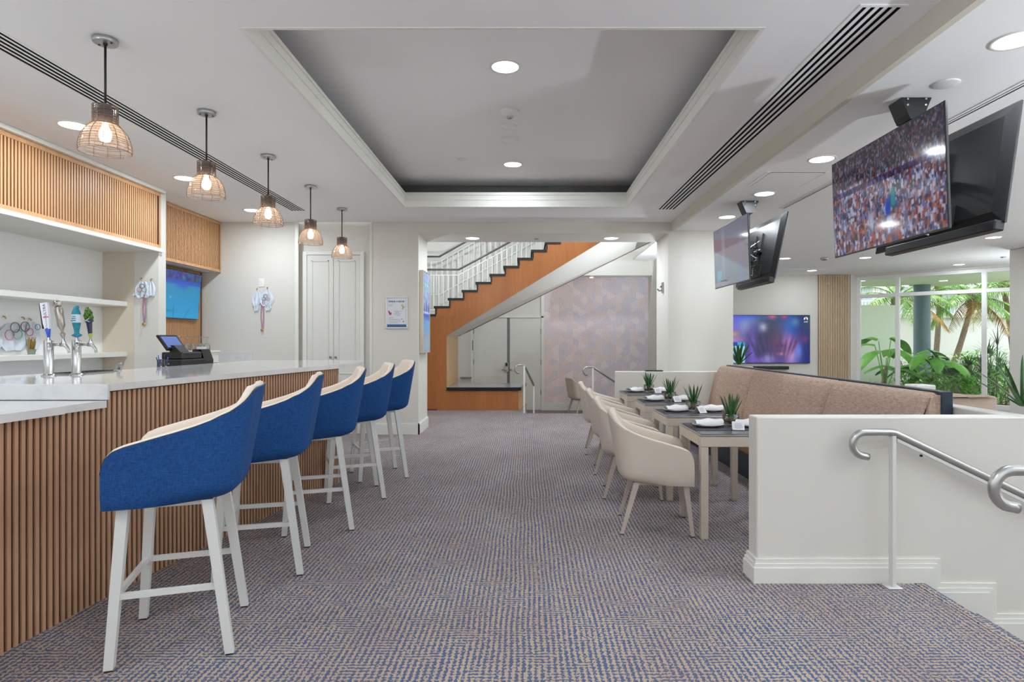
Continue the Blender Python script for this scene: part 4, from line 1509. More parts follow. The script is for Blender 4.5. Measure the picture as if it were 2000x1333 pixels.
plate0, nap0, aloe0, card0, mat0 = make_plate(), make_napkin(), make_aloe(3), make_card(), placemat()
SIDE = ('on the chair side', 'on the banquette side')
for i, y in enumerate(TY):
    cy = y + 0.30
    z = 0.7315
    lab = 'champagne metal dining table with charcoal top, ' + ORD[i]
    if i == 0:
        tbl.location, tbl['label'] = (TCX, cy, 0), lab
    else:
        dup(tbl, (TCX, cy, 0), 0, lab)
    which = ('nearest', 'second', 'third', 'farthest')[i] + ' dining table'
    for s in (0, 1):
        px, py = TCX + (-0.155 if s == 0 else 0.16), cy + 0.05 * (1 if i == 0 else 0.3)
        a = 0.06 * (i - 1)
        for src, dz, nm, rot in ((mat0, 0.0, 'dark woven placemat', 0), (plate0, 0.0032, 'white plate', 0), (nap0, 0.0085, 'rolled white napkin', 0.25 - 0.3 * s + 0.12 * i)):
            lab2 = '%s %s of the %s' % (nm, SIDE[s], which)
            if i == 0 and s == 0:
                src.location, src.rotation_euler, src['label'] = (px, py, z + dz), (0, 0, rot), lab2
            else:
                dup(src, (px, py, z + dz), rot, lab2)
    ax, ay = TCX + 0.035 + (0.01, -0.02, 0.0, -0.01)[i], cy + (0.13, 0.05, 0.06, 0.05)[i]
    lab3 = 'spiky aloe in a pebbled glass bowl on the ' + which
    if i == 0:
        aloe0.location, aloe0['label'] = (ax, ay, z + 0.0032), lab3
    else:
        dup(aloe0, (ax, ay, z + 0.0032), 1.3 * i, lab3)
    lab4 = 'white tent card before the aloe on the ' + which
    kx, ky = TCX + (0.02, 0.035, 0.06, 0.1)[i], cy - 0.10
    if i == 0:
        card0.location, card0.rotation_euler, card0['label'] = (kx, ky, z + 0.0032), (0, 0, -0.25), lab4
    else:
        dup(card0, (kx, ky, z + 0.0032), (0.5, 0.3, 0.1)[i - 1], lab4)

# ================================================================== BANQUETTE
t = thing('banquette', 'long tan upholstered banquette behind the dining tables', 'banquette', (2.5, 6.2, 0))
seams = [4.05, 5.30, 7.10, 8.435]
for a, b in zip(seams[:-1], seams[1:]):
    def back(u, v, a=a, b=b):
        # profile from the seat up the front, over the top and down the back
        prof = [(2.50, 0.44), (2.515, 0.55), (2.555, 0.72), (2.60, 0.88), (2.635, 0.97), (2.665, 1.012), (2.70, 1.03), (2.735, 1.028), (2.765, 1.01), (2.768, 0.9)]
        q = v * (len(prof) - 1)
        i = min(int(q), len(prof) - 2)
        f = q - i
        x = prof[i][0] + (prof[i + 1][0] - prof[i][0]) * f
        z = prof[i][1] + (prof[i + 1][1] - prof[i][1]) * f
        e = min(u, 1 - u) * (b - a)
        r = max(0.0, 1 - e / 0.05)
        x += 0.03 * r * r * (1 if v < 0.75 else 0)
        z -= 0.022 * r * r * (1 if v > 0.35 else 0)
        return (x, a + 0.002 + (b - a - 0.004) * u, z)
    n = 40
    MB().grid(lambda u, v: back(0.5 - 0.5 * math.cos(PI * u), v), n, 27).build('back_cushion', 'tan_fabric', t, True)
    MB().cbox(2.13, 2.56, a + 0.003, b - 0.003, 0.26, 0.46, 0.03).build('seat_cushion', 'tan_seat', t, True, auto=60)
MB().cbox(2.771, 2.816, 4.05, 8.435, 0.25, 1.04, .004).build('back_panel', 'navy', t)
MB().box(2.20, 2.77, 4.06, 8.43, 0.0, 0.255).build('plinth', 'navy', t)
MB().prism([(2.16, 0.26), (2.16, 0.44), (2.53, 0.46), (2.68, 1.0), (2.74, 1.015), (2.77, 1.015), (2.77, 0.26)], 'y', 4.03, 4.049).build('end_panel', 'tan_fabric', t)
MB().cbox(2.74, 2.816, 4.018, 4.05, 0.25, 1.04, .004).build('end_post', 'navy', t)

# booth bench beyond
t = thing('booth_bench', 'beige striped booth back beyond the banquette in the lounge', 'bench', (3.75, 5.6, ZL))
MB().cbox(3.1, 4.27, 5.52, 5.62, ZL, 0.865, .01).build('back_board', 'booth', t)
MB().grid(lambda u, v: (3.1 + 1.12 * u, 5.47 + 0.22 * v, 0.868 + (0.035 * math.sin(PI * min(1, u * 1.15)) + 0.01) * math.sin(PI * v) ** 0.5), 24, 8).build('top_cushion', 'tan_fabric', t, True)
MB().box(3.1, 4.0, 5.515, 5.53, 0.855, 0.872).build('dark_cap_rail', 'dark_metal', t)  # dark cap strip along the booth back
MB().cbox(3.1, 4.25, 5.62, 6.2, ZL, 0.12, .01).build('seat', 'tan_seat', t)
o = tag(MB().cbox(3.78, 3.97, 5.9, 6.1, 0.13, 0.945, .01).build('booth_headrest', 'white_vinyl'), 'pale block standing behind the booth back', 'headrest')
# two bar sinks of small glasses beyond the low wall are tiny: salt and pepper pair
for k, xx in enumerate((3.7, 3.83)):
    o = tag(MB().lathe([(0.012, 0), (0.015, 0.02), (0.012, 0.05), (0.009, 0.06), (0.001, 0.062)], 12, (2.885, 4.62 + 0.16 * k, 0.941)).build('shaker', 'china', None, True),
            ('small white shaker on the ledge, nearer the camera', 'small white shaker on the ledge, farther from the camera')[k], 'shaker')
o = tag(MB().cbox(1.66, 1.9, 8.46, 8.56, 0.946, 0.962, .003).build('menu_tray', 'black'), 'flat black menu tray lying on the far low wall', 'tray')

# plants on the dividers
def spiky_plant(label, loc, L, nleaf, seed, w=0.05, pot=True, spread=0.75):
    r = random.Random(seed)
    t = thing('agave_plant', label, 'plant', loc)
    if pot:
        MB().lathe([(0.001, 0.0), (0.07, 0.0), (0.09, 0.07), (0.095, 0.12), (0.085, 0.12), (0.08, 0.1), (0.001, 0.098)], 20).build('pot', 'cream_face', t, True, False)
    for k in range(nleaf):
        mb = MB()
        q = (k + 0.5) / nleaf
        blade(mb, (0.015 * math.cos(k * 2.4), 0.015 * math.sin(k * 2.4), 0.06), k * 2.4, 0.05 + spread * q, L * r.uniform(0.8, 1.1), w, 0.25 * r.random(), n=7)
        mb.build('leaf', 'leaf', t, False, False)
    return t


spiky_plant('green agave standing on the divider beyond the column', (3.58, 10.26, 0.915), 0.40, 15, 5, 0.06, False, 0.7)
spiky_plant('spiky green plant on the low wall ledge at the right edge', (2.985, 3.66, 0.925), 0.30, 16, 9, 0.035, False, 1.05)

# ================================================================== HANDRAILS
def handrail(name, label, y, x0=2.043, zt=0.866, post_y=None, x_end=3.3, slope=-0.48, zfloor=0.0):
    t = thing(name, label, 'handrail', (x0, y, zfloor))
    r = 0.067
    path = [(x0 - 0.135, y, zt - 2 * r - 0.005)]
    cx_, cz_ = x0 - 0.155, zt - r
    for k in range(15):
        a = -PI / 2 - PI * k / 14
        path.append((cx_ + r * math.cos(a), y, cz_ + r * math.sin(a)))
    path += [(x0 - 0.08, y, zt), (x0 - 0.012, y, zt), (x0 + 0.012, y, zt - 0.004)]
    for k in range(1, 9):
        x = x0 + 0.012 + (x_end - x0) * k / 8
        path.append((x, y, zt - 0.004 + slope * (x - x0 - 0.012)))
    MB().tube(path, 0.0205, 14).build('rail', 'rail_steel', t, True)
    MB().cbox(x0 - 0.011, x0 + 0.011, y - 0.02, y + 0.02, zfloor + 0.005, zt - 0.018, .002).build('post', 'stool_metal', t)
    MB().cbox(x0 - 0.04, x0 + 0.04, y - 0.035, y + 0.035, zfloor + 0.0005, zfloor + 0.008, .002).build('base_plate', 'stool_metal', t)
    mb = MB().prism([(x0 + 0.02, zt - 0.032), (x_end, zt - 0.032 + slope * (x_end - x0 - 0.02)), (x_end, zt - 0.05 + slope * (x_end - x0 - 0.02)), (x0 + 0.02, zt - 0.05)], 'y', y - 0.014, y + 0.014)
    mb.build('support_bar', 'stool_metal', t)
    for x in (x0 + 0.16, x0 + 0.75):
        z = zt + slope * (x - x0)
        MB().cbox(x - 0.006, x + 0.006, y - 0.006, y + 0.006, z - 0.06, z - 0.05 + 0.002, .001).build('screw', 'dark_metal', t)
    MB().cbox(x_end - 0.02, x_end, y - 0.02, y + 0.02, ZL, zt + slope * (x_end - x0) - 0.02, .002).build('post', 'stool_metal', t)
    return t


handrail('stair_handrail', 'steel handrail with curled end in front of the low white wall', 3.40)
handrail('stair_handrail', 'nearer steel handrail whose curl is cut by the right picture edge', 2.245, 1.945, 0.90)


def lobby_rail(label, p0, p1, zt0, zt1, curl):
    t = thing('lobby_handrail', label, 'handrail', (*p0, ZL))
    a, b = Vector((*p0, zt0)), Vector((*p1, zt1))
    d = Vector((curl[0], curl[1], 0)).normalized()
    path = []
    r = 0.075
    c = a - Vector((0, 0, r)) + d * 0.1
    for k in range(13):
        an = -PI / 2 + PI * k / 12
        path.append(c + d * (r * math.cos(an)) + Vector((0, 0, r * math.sin(an))))
    path += [a, b]
    MB().tube(path, 0.02, 10).build('rail', 'rail_steel', t, True)
    for p, z in ((p0, zt0), (p1, zt1)):
        MB().cbox(p[0] - 0.018, p[0] + 0.018, p[1] - 0.018, p[1] + 0.018, ZL, z - 0.015, .002).build('post', 'stool_metal', t)
    return t


lobby_rail('short steel handrail beside the low orange stair wall', (-0.04, 11.56), (0.15, 12.3), 0.91, 0.47, (-1, -0.25))
t = lobby_rail('steel handrail before the patterned wallpaper in the lobby', (1.26, 11.56), (2.0, 12.4), 0.87, 0.40, (-1, -0.1))

# ================================================================== STAIRCASE IN THE LOBBY
tS = 12.0 / 1190


def SP_(px, py, t=tS):
    return ((px - 1028) * t, 1.38 - (py - 665) * t)


st_ = thing('staircase', 'orange wood sided staircase rising through the lobby beyond the opening', 'staircase', (0, 12.5, 0))
NN = range(-10, 9)
top_prof = []
for n in NN:
    x0, y0 = 1040 + 27.1 * n, 488 - 15.75 * n
    top_prof.append(SP_(x0 + 1.5, y0 + 4))
    top_prof.append(SP_(x0 + 28.6, y0 + 4))
low_prof = [SP_(1290, 402), SP_(1167.5, 476.5), SP_(872, 656.5), SP_(872, 763), SP_(1013, 763), (SP_(1013, 763)[0], 0.001), (SP_(760, 800)[0], 0.001)]
MB().prism(top_prof + low_prof, 'y', 12.0, 12.05).build('stringer_panel', 'cherry', st_)
tB = 14.06 / 1190
f0_, f1_ = SP_(872, 656.5), SP_(1290, 402)
b0_, b1_ = SP_(896, 656.5, tB), SP_(1275, 470.3, tB)
MB().add([(f0_[0], 12.045, f0_[1]), (f1_[0], 12.045, f1_[1]), (b1_[0], 14.06, b1_[1]), (b0_[0], 14.06, b0_[1]),
          (f0_[0], 12.045, f0_[1] + .04), (f1_[0], 12.045, f1_[1] + .04), (b1_[0], 14.06, b1_[1] + .04), (b0_[0], 14.06, b0_[1] + .04)],
         [(0, 1, 2, 3), (7, 6, 5, 4), (0, 4, 5, 1), (1, 5, 6, 2), (2, 6, 7, 3), (3, 7, 4, 0)]).build('soffit', 'trimw', st_)
MB().tube([(b0_[0], 14.07, b0_[1]), (b1_[0], 14.07, b1_[1])], 0.018, 4).build('edge_strip', 'red_line', st_)
MB().prism([(f0_[0] + 0.06, f0_[1] + 0.02)] + [(x + 0.02, z - 0.06) for x, z in [SP_(1040 + 27.1 * n + 28.6, 488 - 15.75 * n + 4) for n in range(-5, 8)]][::1] + [(f1_[0], f1_[1] + 0.02)], 'y', 13.98, 14.05).build('back_stringer', 'trimw', st_)
for n in range(-9, 9):
    x0, z0 = SP_(1040 + 27.1 * n - 3, 488 - 15.75 * n)
    x1, z1 = SP_(1040 + 27.1 * n + 28.6, 488 - 15.75 * n + 4.5)
    tr = MB().box(x0, x1, 11.985, 14.03, z1, z0).build('tread', 'tread', st_)
    xr, zr = SP_(1040 + 27.1 * n + 27.1, 488 - 15.75 * n - 15.75 + 4)
    MB().box(xr - 0.005, xr + 0.025, 11.99, 14.03, z0, zr).build('riser', 'tread', tr)
px_ = SP_(872, 656.5)
MB().box(px_[0] - 0.12, px_[0], 12.051, 14.04, 0.0, px_[1] + 0.1).build('newel_wall', 'maple', st_)
lw = thing('stair_low_wall', 'low orange wood wall with black stone cap at the foot of the lobby stairs', 'low wall', (-0.8, 12.6, 0))
MB().prism([(-1.57, 12.051), (-0.152, 12.051), (-0.02, 13.2), (-1.57, 13.2)], 'z', 0.0, 0.385).build('body', 'maple', lw)
MB().prism([(-1.569, 11.97), (-0.155, 11.97), (-0.10, 12.03), (0.0, 13.22), (-1.569, 13.22)], 'z', 0.387, 0.452).build('cap', 'black_stone', lw)
MB().prism([(-1.565, 11.985), (-0.165, 11.985), (-0.12, 12.04), (-0.02, 13.2), (-1.565, 13.2)], 'z', 0.4522, 0.454).build('cap_sheen', 'cap_reflection', lw)  # thin grey sheet painting a reflection onto the black cap
MB().box(-2.3, -1.75, 11.97, 11.999, 0.0, 0.03).build('floor_strip', 'red_line', st_)


def railing(label, y, x_flat0, x_bend, zr, slope, x_end, drop, step):
    t = thing('stair_railing', label, 'railing', (x_bend, y, zr - drop))
    MB().tube([(x_flat0, y, zr), (x_bend, y, zr), (x_end, y, zr + slope * (x_end - x_bend))], 0.024, 8).build('handrail', 'rail_grey', t, True)
    MB().tube([(x_flat0, y, zr - 0.13), (x_bend, y, zr - 0.13), (x_end, y, zr - 0.13 + slope * (x_end - x_bend))], 0.012, 6).build('rail', 'trimw', t)
    MB().tube([(x_flat0, y, zr - drop + .02), (x_bend, y, zr - drop + .02), (x_end, y, zr - drop + .02 + slope * (x_end - x_bend))], 0.014, 6).build('rail', 'trimw', t)
    b = MB().tube([(0, 0, -drop + 0.02), (0, 0, -0.13)], 0.012, 6, cap=False).build('baluster', 'trimw', t, False, False)
    x = x_flat0 + step / 2
    first = True
    while x < x_end:
        zz = max(0.0, x - x_bend) * slope
        loc = (x - x_bend, 0, drop + zz)
        if first:
            b.location = loc
            first = False
        else:
            share(b, 'baluster', t, loc=loc)
        x += step
    return t


railing('near white baluster railing along the lobby staircase', 13.96, -2.4, -1.55, 3.0, 0.54, 0.9, 0.95, 0.112)
railing('far white baluster railing with dark handrail on the upper lobby wall', 14.7, -2.75, -2.1, 3.40, 0.56, 0.6, 0.95, 0.13)

# ================================================================== CEILING FITTINGS
def diffuser(label, x0, x1, y0, y1, z, nslot, sw, axis='y', name='linear_diffuser'):
    t = thing(name, label, 'air vent', ((x0 + x1) / 2, (y0 + y1) / 2, z))
    if axis == 'y':
        MB().box(x0 - 0.004, x1 + 0.004, y0, y1, z - 0.0015, z - 0.0002).build('backing', 'slot_black', t)
        pitch = (x1 - x0 - sw) / max(1, nslot - 1)
        edges = []
        for i in range(nslot - 1):
            edges.append((x0 + i * pitch + sw, x0 + (i + 1) * pitch))
        for a, b in edges:
            MB().box(a, b, y0, y1, z - 0.003, z - 0.0015).build('blade', 'ceiling', t)
        MB().box(x0 - 0.022, x0, y0 - 0.02, y1 + 0.02, z - 0.005, z - 0.0003).build('flange', 'ceiling', t)
        MB().box(x1, x1 + 0.022, y0 - 0.02, y1 + 0.02, z - 0.005, z - 0.0003).build('flange', 'ceiling', t)
        MB().box(x0, x1, y1, y1 + 0.02, z - 0.005, z - 0.0003).build('end_cap', 'ceiling', t)
        MB().box(x0, x1, y0 - 0.02, y0, z - 0.005, z - 0.0003).build('end_cap', 'ceiling', t)
    else:
        MB().box(x0, x1, y0, y1, z - 0.0015, z - 0.0002).build('backing', 'slot_black', t)
        MB().box(x0 - .02, x1 + .02, y0 - 0.02, y0, z - 0.01, z - 0.0003).build('flange', 'ceiling', t)
        MB().box(x0 - .02, x1 + .02, y1, y1 + 0.02, z - 0.01, z - 0.0003).build('flange', 'ceiling', t)
    return t


diffuser('five slot linear vent in the ceiling over the pendant lamps', -3.125, -2.945, 1.5, 8.13, ZC, 5, 0.023)
diffuser('five slot linear vent in the ceiling over the dining tables', 1.743, 1.945, 3.155, 8.04, ZC, 5, 0.023)
diffuser('twin slot linear vent in the lounge ceiling behind the hanging screens', 3.10, 3.145, 1.5, 7.43, ZR, 2, 0.014)
diffuser('short slot vent in the lounge ceiling near the slat panel', 5.6, 6.76, 13.76, 13.84, ZR, 1, 0.03, 'x')


def lamp(parent, power, size=0.19, z=-0.008, col=(0.90, 0.985, 1.06)):
    key = 'lamp_%g_%g' % (power, size)
    d = bpy.data.lights.get(key)
    if d is None:
        d = bpy.data.lights.new(key, 'AREA')
        d.shape = 'DISK'
        d.size = size
        d.energy = power
        d.color = col
    o = bpy.data.objects.new('lamp', d)
    COL.objects.link(o)
    o.parent = parent
    o.location = (0, 0, z)
    return o


def downlight(label, x, y, z, group, first=[None]):
    t = downlight_body(label, x, y, z, group)
    lamp(t, LOBBY_W if z > 4 else (1.2 if y > 14 else 5.0 if y > 12 else LAMP_W))
    return t


def downlight_body(label, x, y, z, group, first=[None]):
    if first[0] is None:
        t = thing('downlight', label, 'ceiling light', (x, y, z), 0, group)
        MB().lathe([(0.099, -0.002), (0.103, -0.006), (0.118, -0.006), (0.123, -0.0005)], 32).build('trim_ring', 'trimw', t, True, False)
        MB().disc(0.1, 32, (0, 0, -0.004)).build('lens', 'lens', t, False, False)
        first[0] = t
        return t
    t = dup(first[0], (x, y, z), 0, label)
    t['group'] = group
    return t


downlight('nearer round downlight inside the ceiling tray', -0.16, 4.63, 3.46, 'tray downlights')
downlight('farther round downlight inside the ceiling tray', -0.16, 7.2, 3.46, 'tray downlights')
for i, (y, lab) in enumerate(((4.9, 'round downlight over the bar behind the nearest pendant lamp'), (6.5, 'round downlight over the bar behind the second pendant lamp'),
                              (8.1, 'round downlight over the bar behind the third pendant lamp'))):
    downlight(lab, -3.64, y, ZC, 'downlights over the bar')
downlight('round downlight over the bar outside the picture', -3.64, 3.3, ZC, 'downlights over the bar')
downlight('left downlight in the soffit of the wide opening', -0.825, 9.35, 2.9475, 'soffit downlights')
downlight('right downlight in the soffit of the wide opening', 1.30, 9.35, 2.9475, 'soffit downlights')


def atz(px, py, z):
    k = (z - 1.38) / (665 - py)
    return ((px - 1028) * k, 1190 * k)


for px, py, lab in ((1605, 311, 'lounge downlight just left of the large crowd screen'), (1493, 378.5, 'lounge downlight beyond the ceiling hatch'),
                    (1420, 424, 'lounge downlight beside the mount of the smaller screens'), (1984, 78, 'large downlight cut by the top right picture edge'),
                    (1940, 464, 'lounge downlight under the corner of the large black screen back'), (1568, 533, 'lounge downlight in front of the pale slat panel'),
                    (1533, 505, 'lounge downlight right of the smaller black screen back'), (1690, 503.5, 'lounge downlight half behind the large screen sound bar'),
                    (1873, 517, 'lounge downlight above the garden window')):
    x, y = atz(px, py, ZR)
    y = min(y, 14.05)
    downlight(lab, x, y, ZR, 'lounge downlights')
for k, (x, y, z) in enumerate(((-0.2, 1.2, ZC), (4.6, 0.5, ZR), (7.5, 3.0, ZR), (-3.2, 0.6, ZC), (6.5, 7.5, ZR))):
    downlight('round downlight outside the picture ' + ('in the bar aisle above the camera', 'over the lounge steps', 'at the right of the lounge', 'over the near end of the bar', 'in the middle of the lounge')[k], x, y, z, 'downlights behind the camera')
downlight('added small lobby downlight above the patterned wallpaper', 1.55, 13.9, 4.49, 'added lobby downlights')  # unseen lobby lamps, added because the lobby was too dark
downlight('added lobby downlight above the landing', -1.2, 13.0, 4.49, 'added lobby downlights')
downlight('added lobby downlight over the low steps', 0.6, 11.0, 4.49, 'added lobby downlights')
o = thing('wall_washer', 'small bright spot lamp where the stair soffit meets the wallpaper', 'lamp', (1.56, 14.5, 2.93))
MB().lathe([(0.02, 0), (0.06, -0.012), (0.06, -0.04), (0.05, -0.045)], 16, (1.56, 14.62, 2.929)).build('housing', 'white_vinyl', o, True)
MB().disc(0.05, 16, (1.56, 14.62, 2.886)).build('lens', 'lens', o)

# sprinkler, speaker and sensor in the tray
t = thing('ceiling_sensor', 'domed white sensor with dark eye in the ceiling tray', 'sensor', (-0.15, 5.53, 3.46))
MB().lathe([(0.088, -0.0005), (0.088, -0.012), (0.07, -0.03), (0.045, -0.045), (0.02, -0.05)], 24, (-0.15, 5.53, 3.46)).build('housing', 'white_vinyl', t, True, auto=40)
MB().lathe([(0.028, -0.045), (0.028, -0.062), (0.018, -0.07), (0.001, -0.072)], 16, (-0.15, 5.53, 3.46)).build('eye', 'nickel', t, True)
for y, r, lab in ((5.92, 0.075, 'smaller flat white disc in the ceiling tray'), (6.32, 0.095, 'larger flat white disc in the ceiling tray')):
    t = thing('ceiling_speaker', lab, 'speaker', (-0.17, y, 3.46))
    MB().lathe([(r, -0.0005), (r, -0.008), (r - 0.012, -0.016), (r - 0.018, -0.010)], 28, (-0.17, y, 3.46)).build('ring', 'white_vinyl', t, True, auto=40)
    MB().disc(r - 0.018, 24, (-0.17, y, 3.45)).build('grille', 'ceiling', t)
o = tag(MB().lathe([(0.05, -0.0005), (0.05, -0.006), (0.03, -0.012), (0.001, -0.013)], 20, (-0.74, 7.0, 3.46)).build('sprinkler_cover', 'white_vinyl', None, True), 'tiny sprinkler cover near the back of the ceiling tray', 'sprinkler')
x, y = atz(1848, 163, ZR)
t = thing('ceiling_speaker', 'flat white disc in the lounge ceiling above the large screen', 'speaker', (x, y, ZR))
MB().lathe([(0.075, -0.0005), (0.075, -0.008), (0.06, -0.014), (0.001, -0.014)], 28, (x, y, ZR)).build('ring', 'white_vinyl', t, True, auto=30)
x, y = atz(1610, 504, ZR)
t = thing('smoke_detector', 'small grey smoke detector on the lounge ceiling', 'smoke detector', (x, y, ZR))
MB().lathe([(0.07, -0.0005), (0.075, -0.02), (0.05, -0.05), (0.001, -0.055)], 20, (x, y, ZR)).build('body', 'nickel', t, True)
x, y = atz(1048, 466.5, 2.9475)
o = tag(MB().lathe([(0.045, -0.0005), (0.045, -0.01), (0.02, -0.018), (0.001, -0.02)], 20, (x, y, 2.9475)).build('sprinkler_cover', 'nickel', None, True), 'small sprinkler in the soffit between its two downlights', 'sprinkler')
x, y = atz(1960, 502, ZR)
o = tag(MB().lathe([(0.05, -0.0005), (0.05, -0.01), (0.02, -0.02), (0.001, -0.02)], 20, (x, y, ZR)).build('sprinkler_cover', 'nickel', None, True), 'small sprinkler in the lounge ceiling by the white column', 'sprinkler')
# access hatch
t = thing('ceiling_hatch', 'square flush access hatch in the lounge ceiling', 'hatch', (2.6, 6.1, ZR))
MB().box(2.335, 2.865, 5.845, 6.375, ZR - 0.0022, ZR - 0.0002).build('gap', 'slot_black', t)
MB().box(2.341, 2.859, 5.851, 6.369, ZR - 0.005, ZR - 0.0022).build('panel', 'ceiling', t)
MB().box(2.30, 2.335, 5.82, 6.40, ZR - 0.004, ZR - 0.0002).build('frame_side', 'ceiling', t)
MB().box(2.865, 2.90, 5.82, 6.40, ZR - 0.004, ZR - 0.0002).build('frame_side', 'ceiling', t)

# ================================================================== PENDANT LAMPS
def make_pendant():
    t = thing('pendant_lamp', 'x', 'pendant lamp', group='wire and glass pendant lamps over the bar')
    Z = -ZC
    cn = MB().lathe([(0.001, -0.0005), (0.063, -0.0005), (0.065, -0.006), (0.065, -0.022), (0.061, -0.028), (0.001, -0.028)], 32).build('canopy', 'nickel', t, True, False, auto=40)
    for s in (-1, 1):
        MB().lathe([(0.006, -0.029), (0.006, -0.032), (0.001, -0.033)], 8, (0.042 * s, -0.01 * s, 0)).build('screw', 'dark_metal', cn, False, False)
    MB().tube([(0, 0, -0.026), (0, 0, -0.405)], 0.0065, 8).build('rod', 'dark_metal', t, True, False)
    MB().lathe([(0.012, -0.026), (0.012, -0.036), (0.007, -0.04)], 12).build('rod_collar', 'dark_metal', cn, True, False)
    zt = 2.725 - ZC     # top of the neck
    # neck: woven wire collar round a glass sleeve
    sk = MB().lathe([(0.03, zt + 0.005), (0.034, zt - 0.02), (0.034, zt - 0.095), (0.028, zt - 0.1), (0.001, zt - 0.1)], 18).build('socket', 'collar', t, True, False)
    MB().lathe([(0.006, zt + 0.004), (0.03, zt + 0.004)], 12).build('socket_cap', 'collar', sk, False, False)
    MB().lathe([(0.060, zt - 0.002), (0.060, zt - 0.110)], 32).build('neck_glass', 'neck_glass', t, True, False)
    dome = [(0.060, zt - 0.108), (0.074, zt - 0.118), (0.094, zt - 0.138), (0.111, zt - 0.168), (0.123, zt - 0.205), (0.129, zt - 0.24), (0.127, zt - 0.268)]
    MB().lathe(dome, 36).build('shade', 'amber_glass', t, True, False)
    mb = MB()
    def rad(z):
        zs = [d[1] for d in dome][::-1]
        rs = [d[0] for d in dome][::-1]
        return float(np.interp(z, zs, rs)) if z < zt - 0.11 else 0.060
    rr = random.Random(4)
    for k in range(12):
        a = 2 * PI * k / 12
        pts = [((rad(z) + 0.003) * math.cos(a), (rad(z) + 0.003) * math.sin(a), z) for z in np.linspace(zt, zt - 0.268, 12)]
        mb.tube(pts, 0.0016, 4, cap=False)
    zs = [zt - 0.004 - 0.0125 * k for k in range(9)] + [zt - 0.112, zt - 0.13, zt - 0.15, zt - 0.168, zt - 0.182, zt - 0.20, zt - 0.212, zt - 0.226, zt - 0.245, zt - 0.258, zt - 0.267]
    for z in zs:
        tilt = rr.uniform(-0.006, 0.006)
        ph = rr.uniform(0, 6.28)
        pts = []
        for k in range(28):
            a = 2 * PI * k / 28
            zz = z + tilt * math.cos(a + ph)
            zz = min(zt, max(zt - 0.268, zz))
            pts.append(((rad(zz) + 0.0035) * math.cos(a), (rad(zz) + 0.0035) * math.sin(a), zz))
        mb.tube(pts, 0.0021 if z > zt - 0.115 else 0.0013, 4, closed=True)
    mb.build('wire_wrap', 'wire', t, True, False)
    MB().lathe([(0.013, zt - 0.1), (0.016, zt - 0.118), (0.03, zt - 0.15), (0.032, zt - 0.175), (0.024, zt - 0.2), (0.001, zt - 0.21)], 16).build('bulb', 'bulb', t, True, False)
    return t


M['neck_glass'] = thin_glass('smoky neck glass', (0.72, 0.70, 0.70), 0.2, 0.05, 0.25, (150, 140, 136))
pend = make_pendant()
PL = ['hanging wire and glass pendant lamp, largest and nearest the camera', 'wire and glass pendant lamp second from the camera', 'wire and glass pendant lamp in the middle of the row of five',
      'wire and glass pendant lamp fourth from the camera', 'smallest and farthest wire and glass pendant lamp, before the closet doors']
for i, y in enumerate((3.495, 4.6, 5.7, 6.82, 7.98)):
    if i == 0:
        pend.location, pend['label'] = (-2.415, y, ZC), PL[0]
    else:
        dup(pend, (-2.415, y, ZC), 0.7 * i, PL[i])

# ================================================================== SCREENS
def blur(a, k):
    for _ in range(k):
        a = (a + np.roll(a, 1, 0) + np.roll(a, -1, 0) + np.roll(a, 1, 1) + np.roll(a, -1, 1)) / 5
    return a


def blob(img, cx_, cy_, rx_, ry_, col, p=2.0, rot=0.0):
    h, w = img.shape[:2]
    yy_, xx_ = np.mgrid[0:h, 0:w]
    u, v = xx_ / (w - 1) - cx_, yy_ / (h - 1) - cy_
    u2 = u * math.cos(rot) + v * math.sin(rot)
    v2 = -u * math.sin(rot) + v * math.cos(rot)
    k = np.exp(-((np.abs(u2) / rx_) ** p + (np.abs(v2) / ry_) ** p))[..., None]
    return img * (1 - k) + np.array(col, float) * k


def crowd(nx, ny):
    img = np.zeros((ny + 1, nx + 1, 3)) + np.array([58, 54, 72])
    g = np.linspace(0, 1, ny + 1)[:, None, None]
    img = img * (1.15 - 0.35 * g)
    cols = [(150, 160, 205), (190, 195, 225), (110, 120, 175), (160, 100, 90), (190, 130, 120), (60, 60, 90), (120, 60, 70), (90, 95, 140), (205, 205, 230), (70, 50, 60)]
    for k in range(5200):
        y = rng.random()
        x = rng.random()
        c = np.array(cols[rng.integers(len(cols))], float)
        if y > 0.68:
            c = c * 0.62
        if y < 0.3 and rng.random() < 0.13:
            c = np.array((176, 92, 80), float)
        r = (0.0022 + 0.0042 * (1 - y)) * (0.7 + 0.8 * rng.random())
        i0, i1 = int((x - r) * nx), int((x + r) * nx) + 1
        h = r * 1.78 * (1.2 + 1.5 * rng.random())
        j0, j1 = int((y - h) * ny), int((y + h) * ny) + 1
        img[max(0, j0):max(0, j1), max(0, i0):max(0, i1)] = c
    img = blur(img, 1)
    img[int(0.60 * ny):int(0.66 * ny)] *= np.array([0.55, 0.5, 0.75])
    img = blob(img, 0.555, 0.33, 0.024, 0.09, (20, 70, 200), 4)
    img = blob(img, 0.60, 0.40, 0.022, 0.09, (10, 150, 170), 4)
    img = blob(img, 0.57, 0.2, 0.03, 0.05, (200, 205, 230), 4)
    img = blob(img, 0.40, 0.26, 0.022, 0.09, (190, 190, 215), 4)
    return img * 0.82


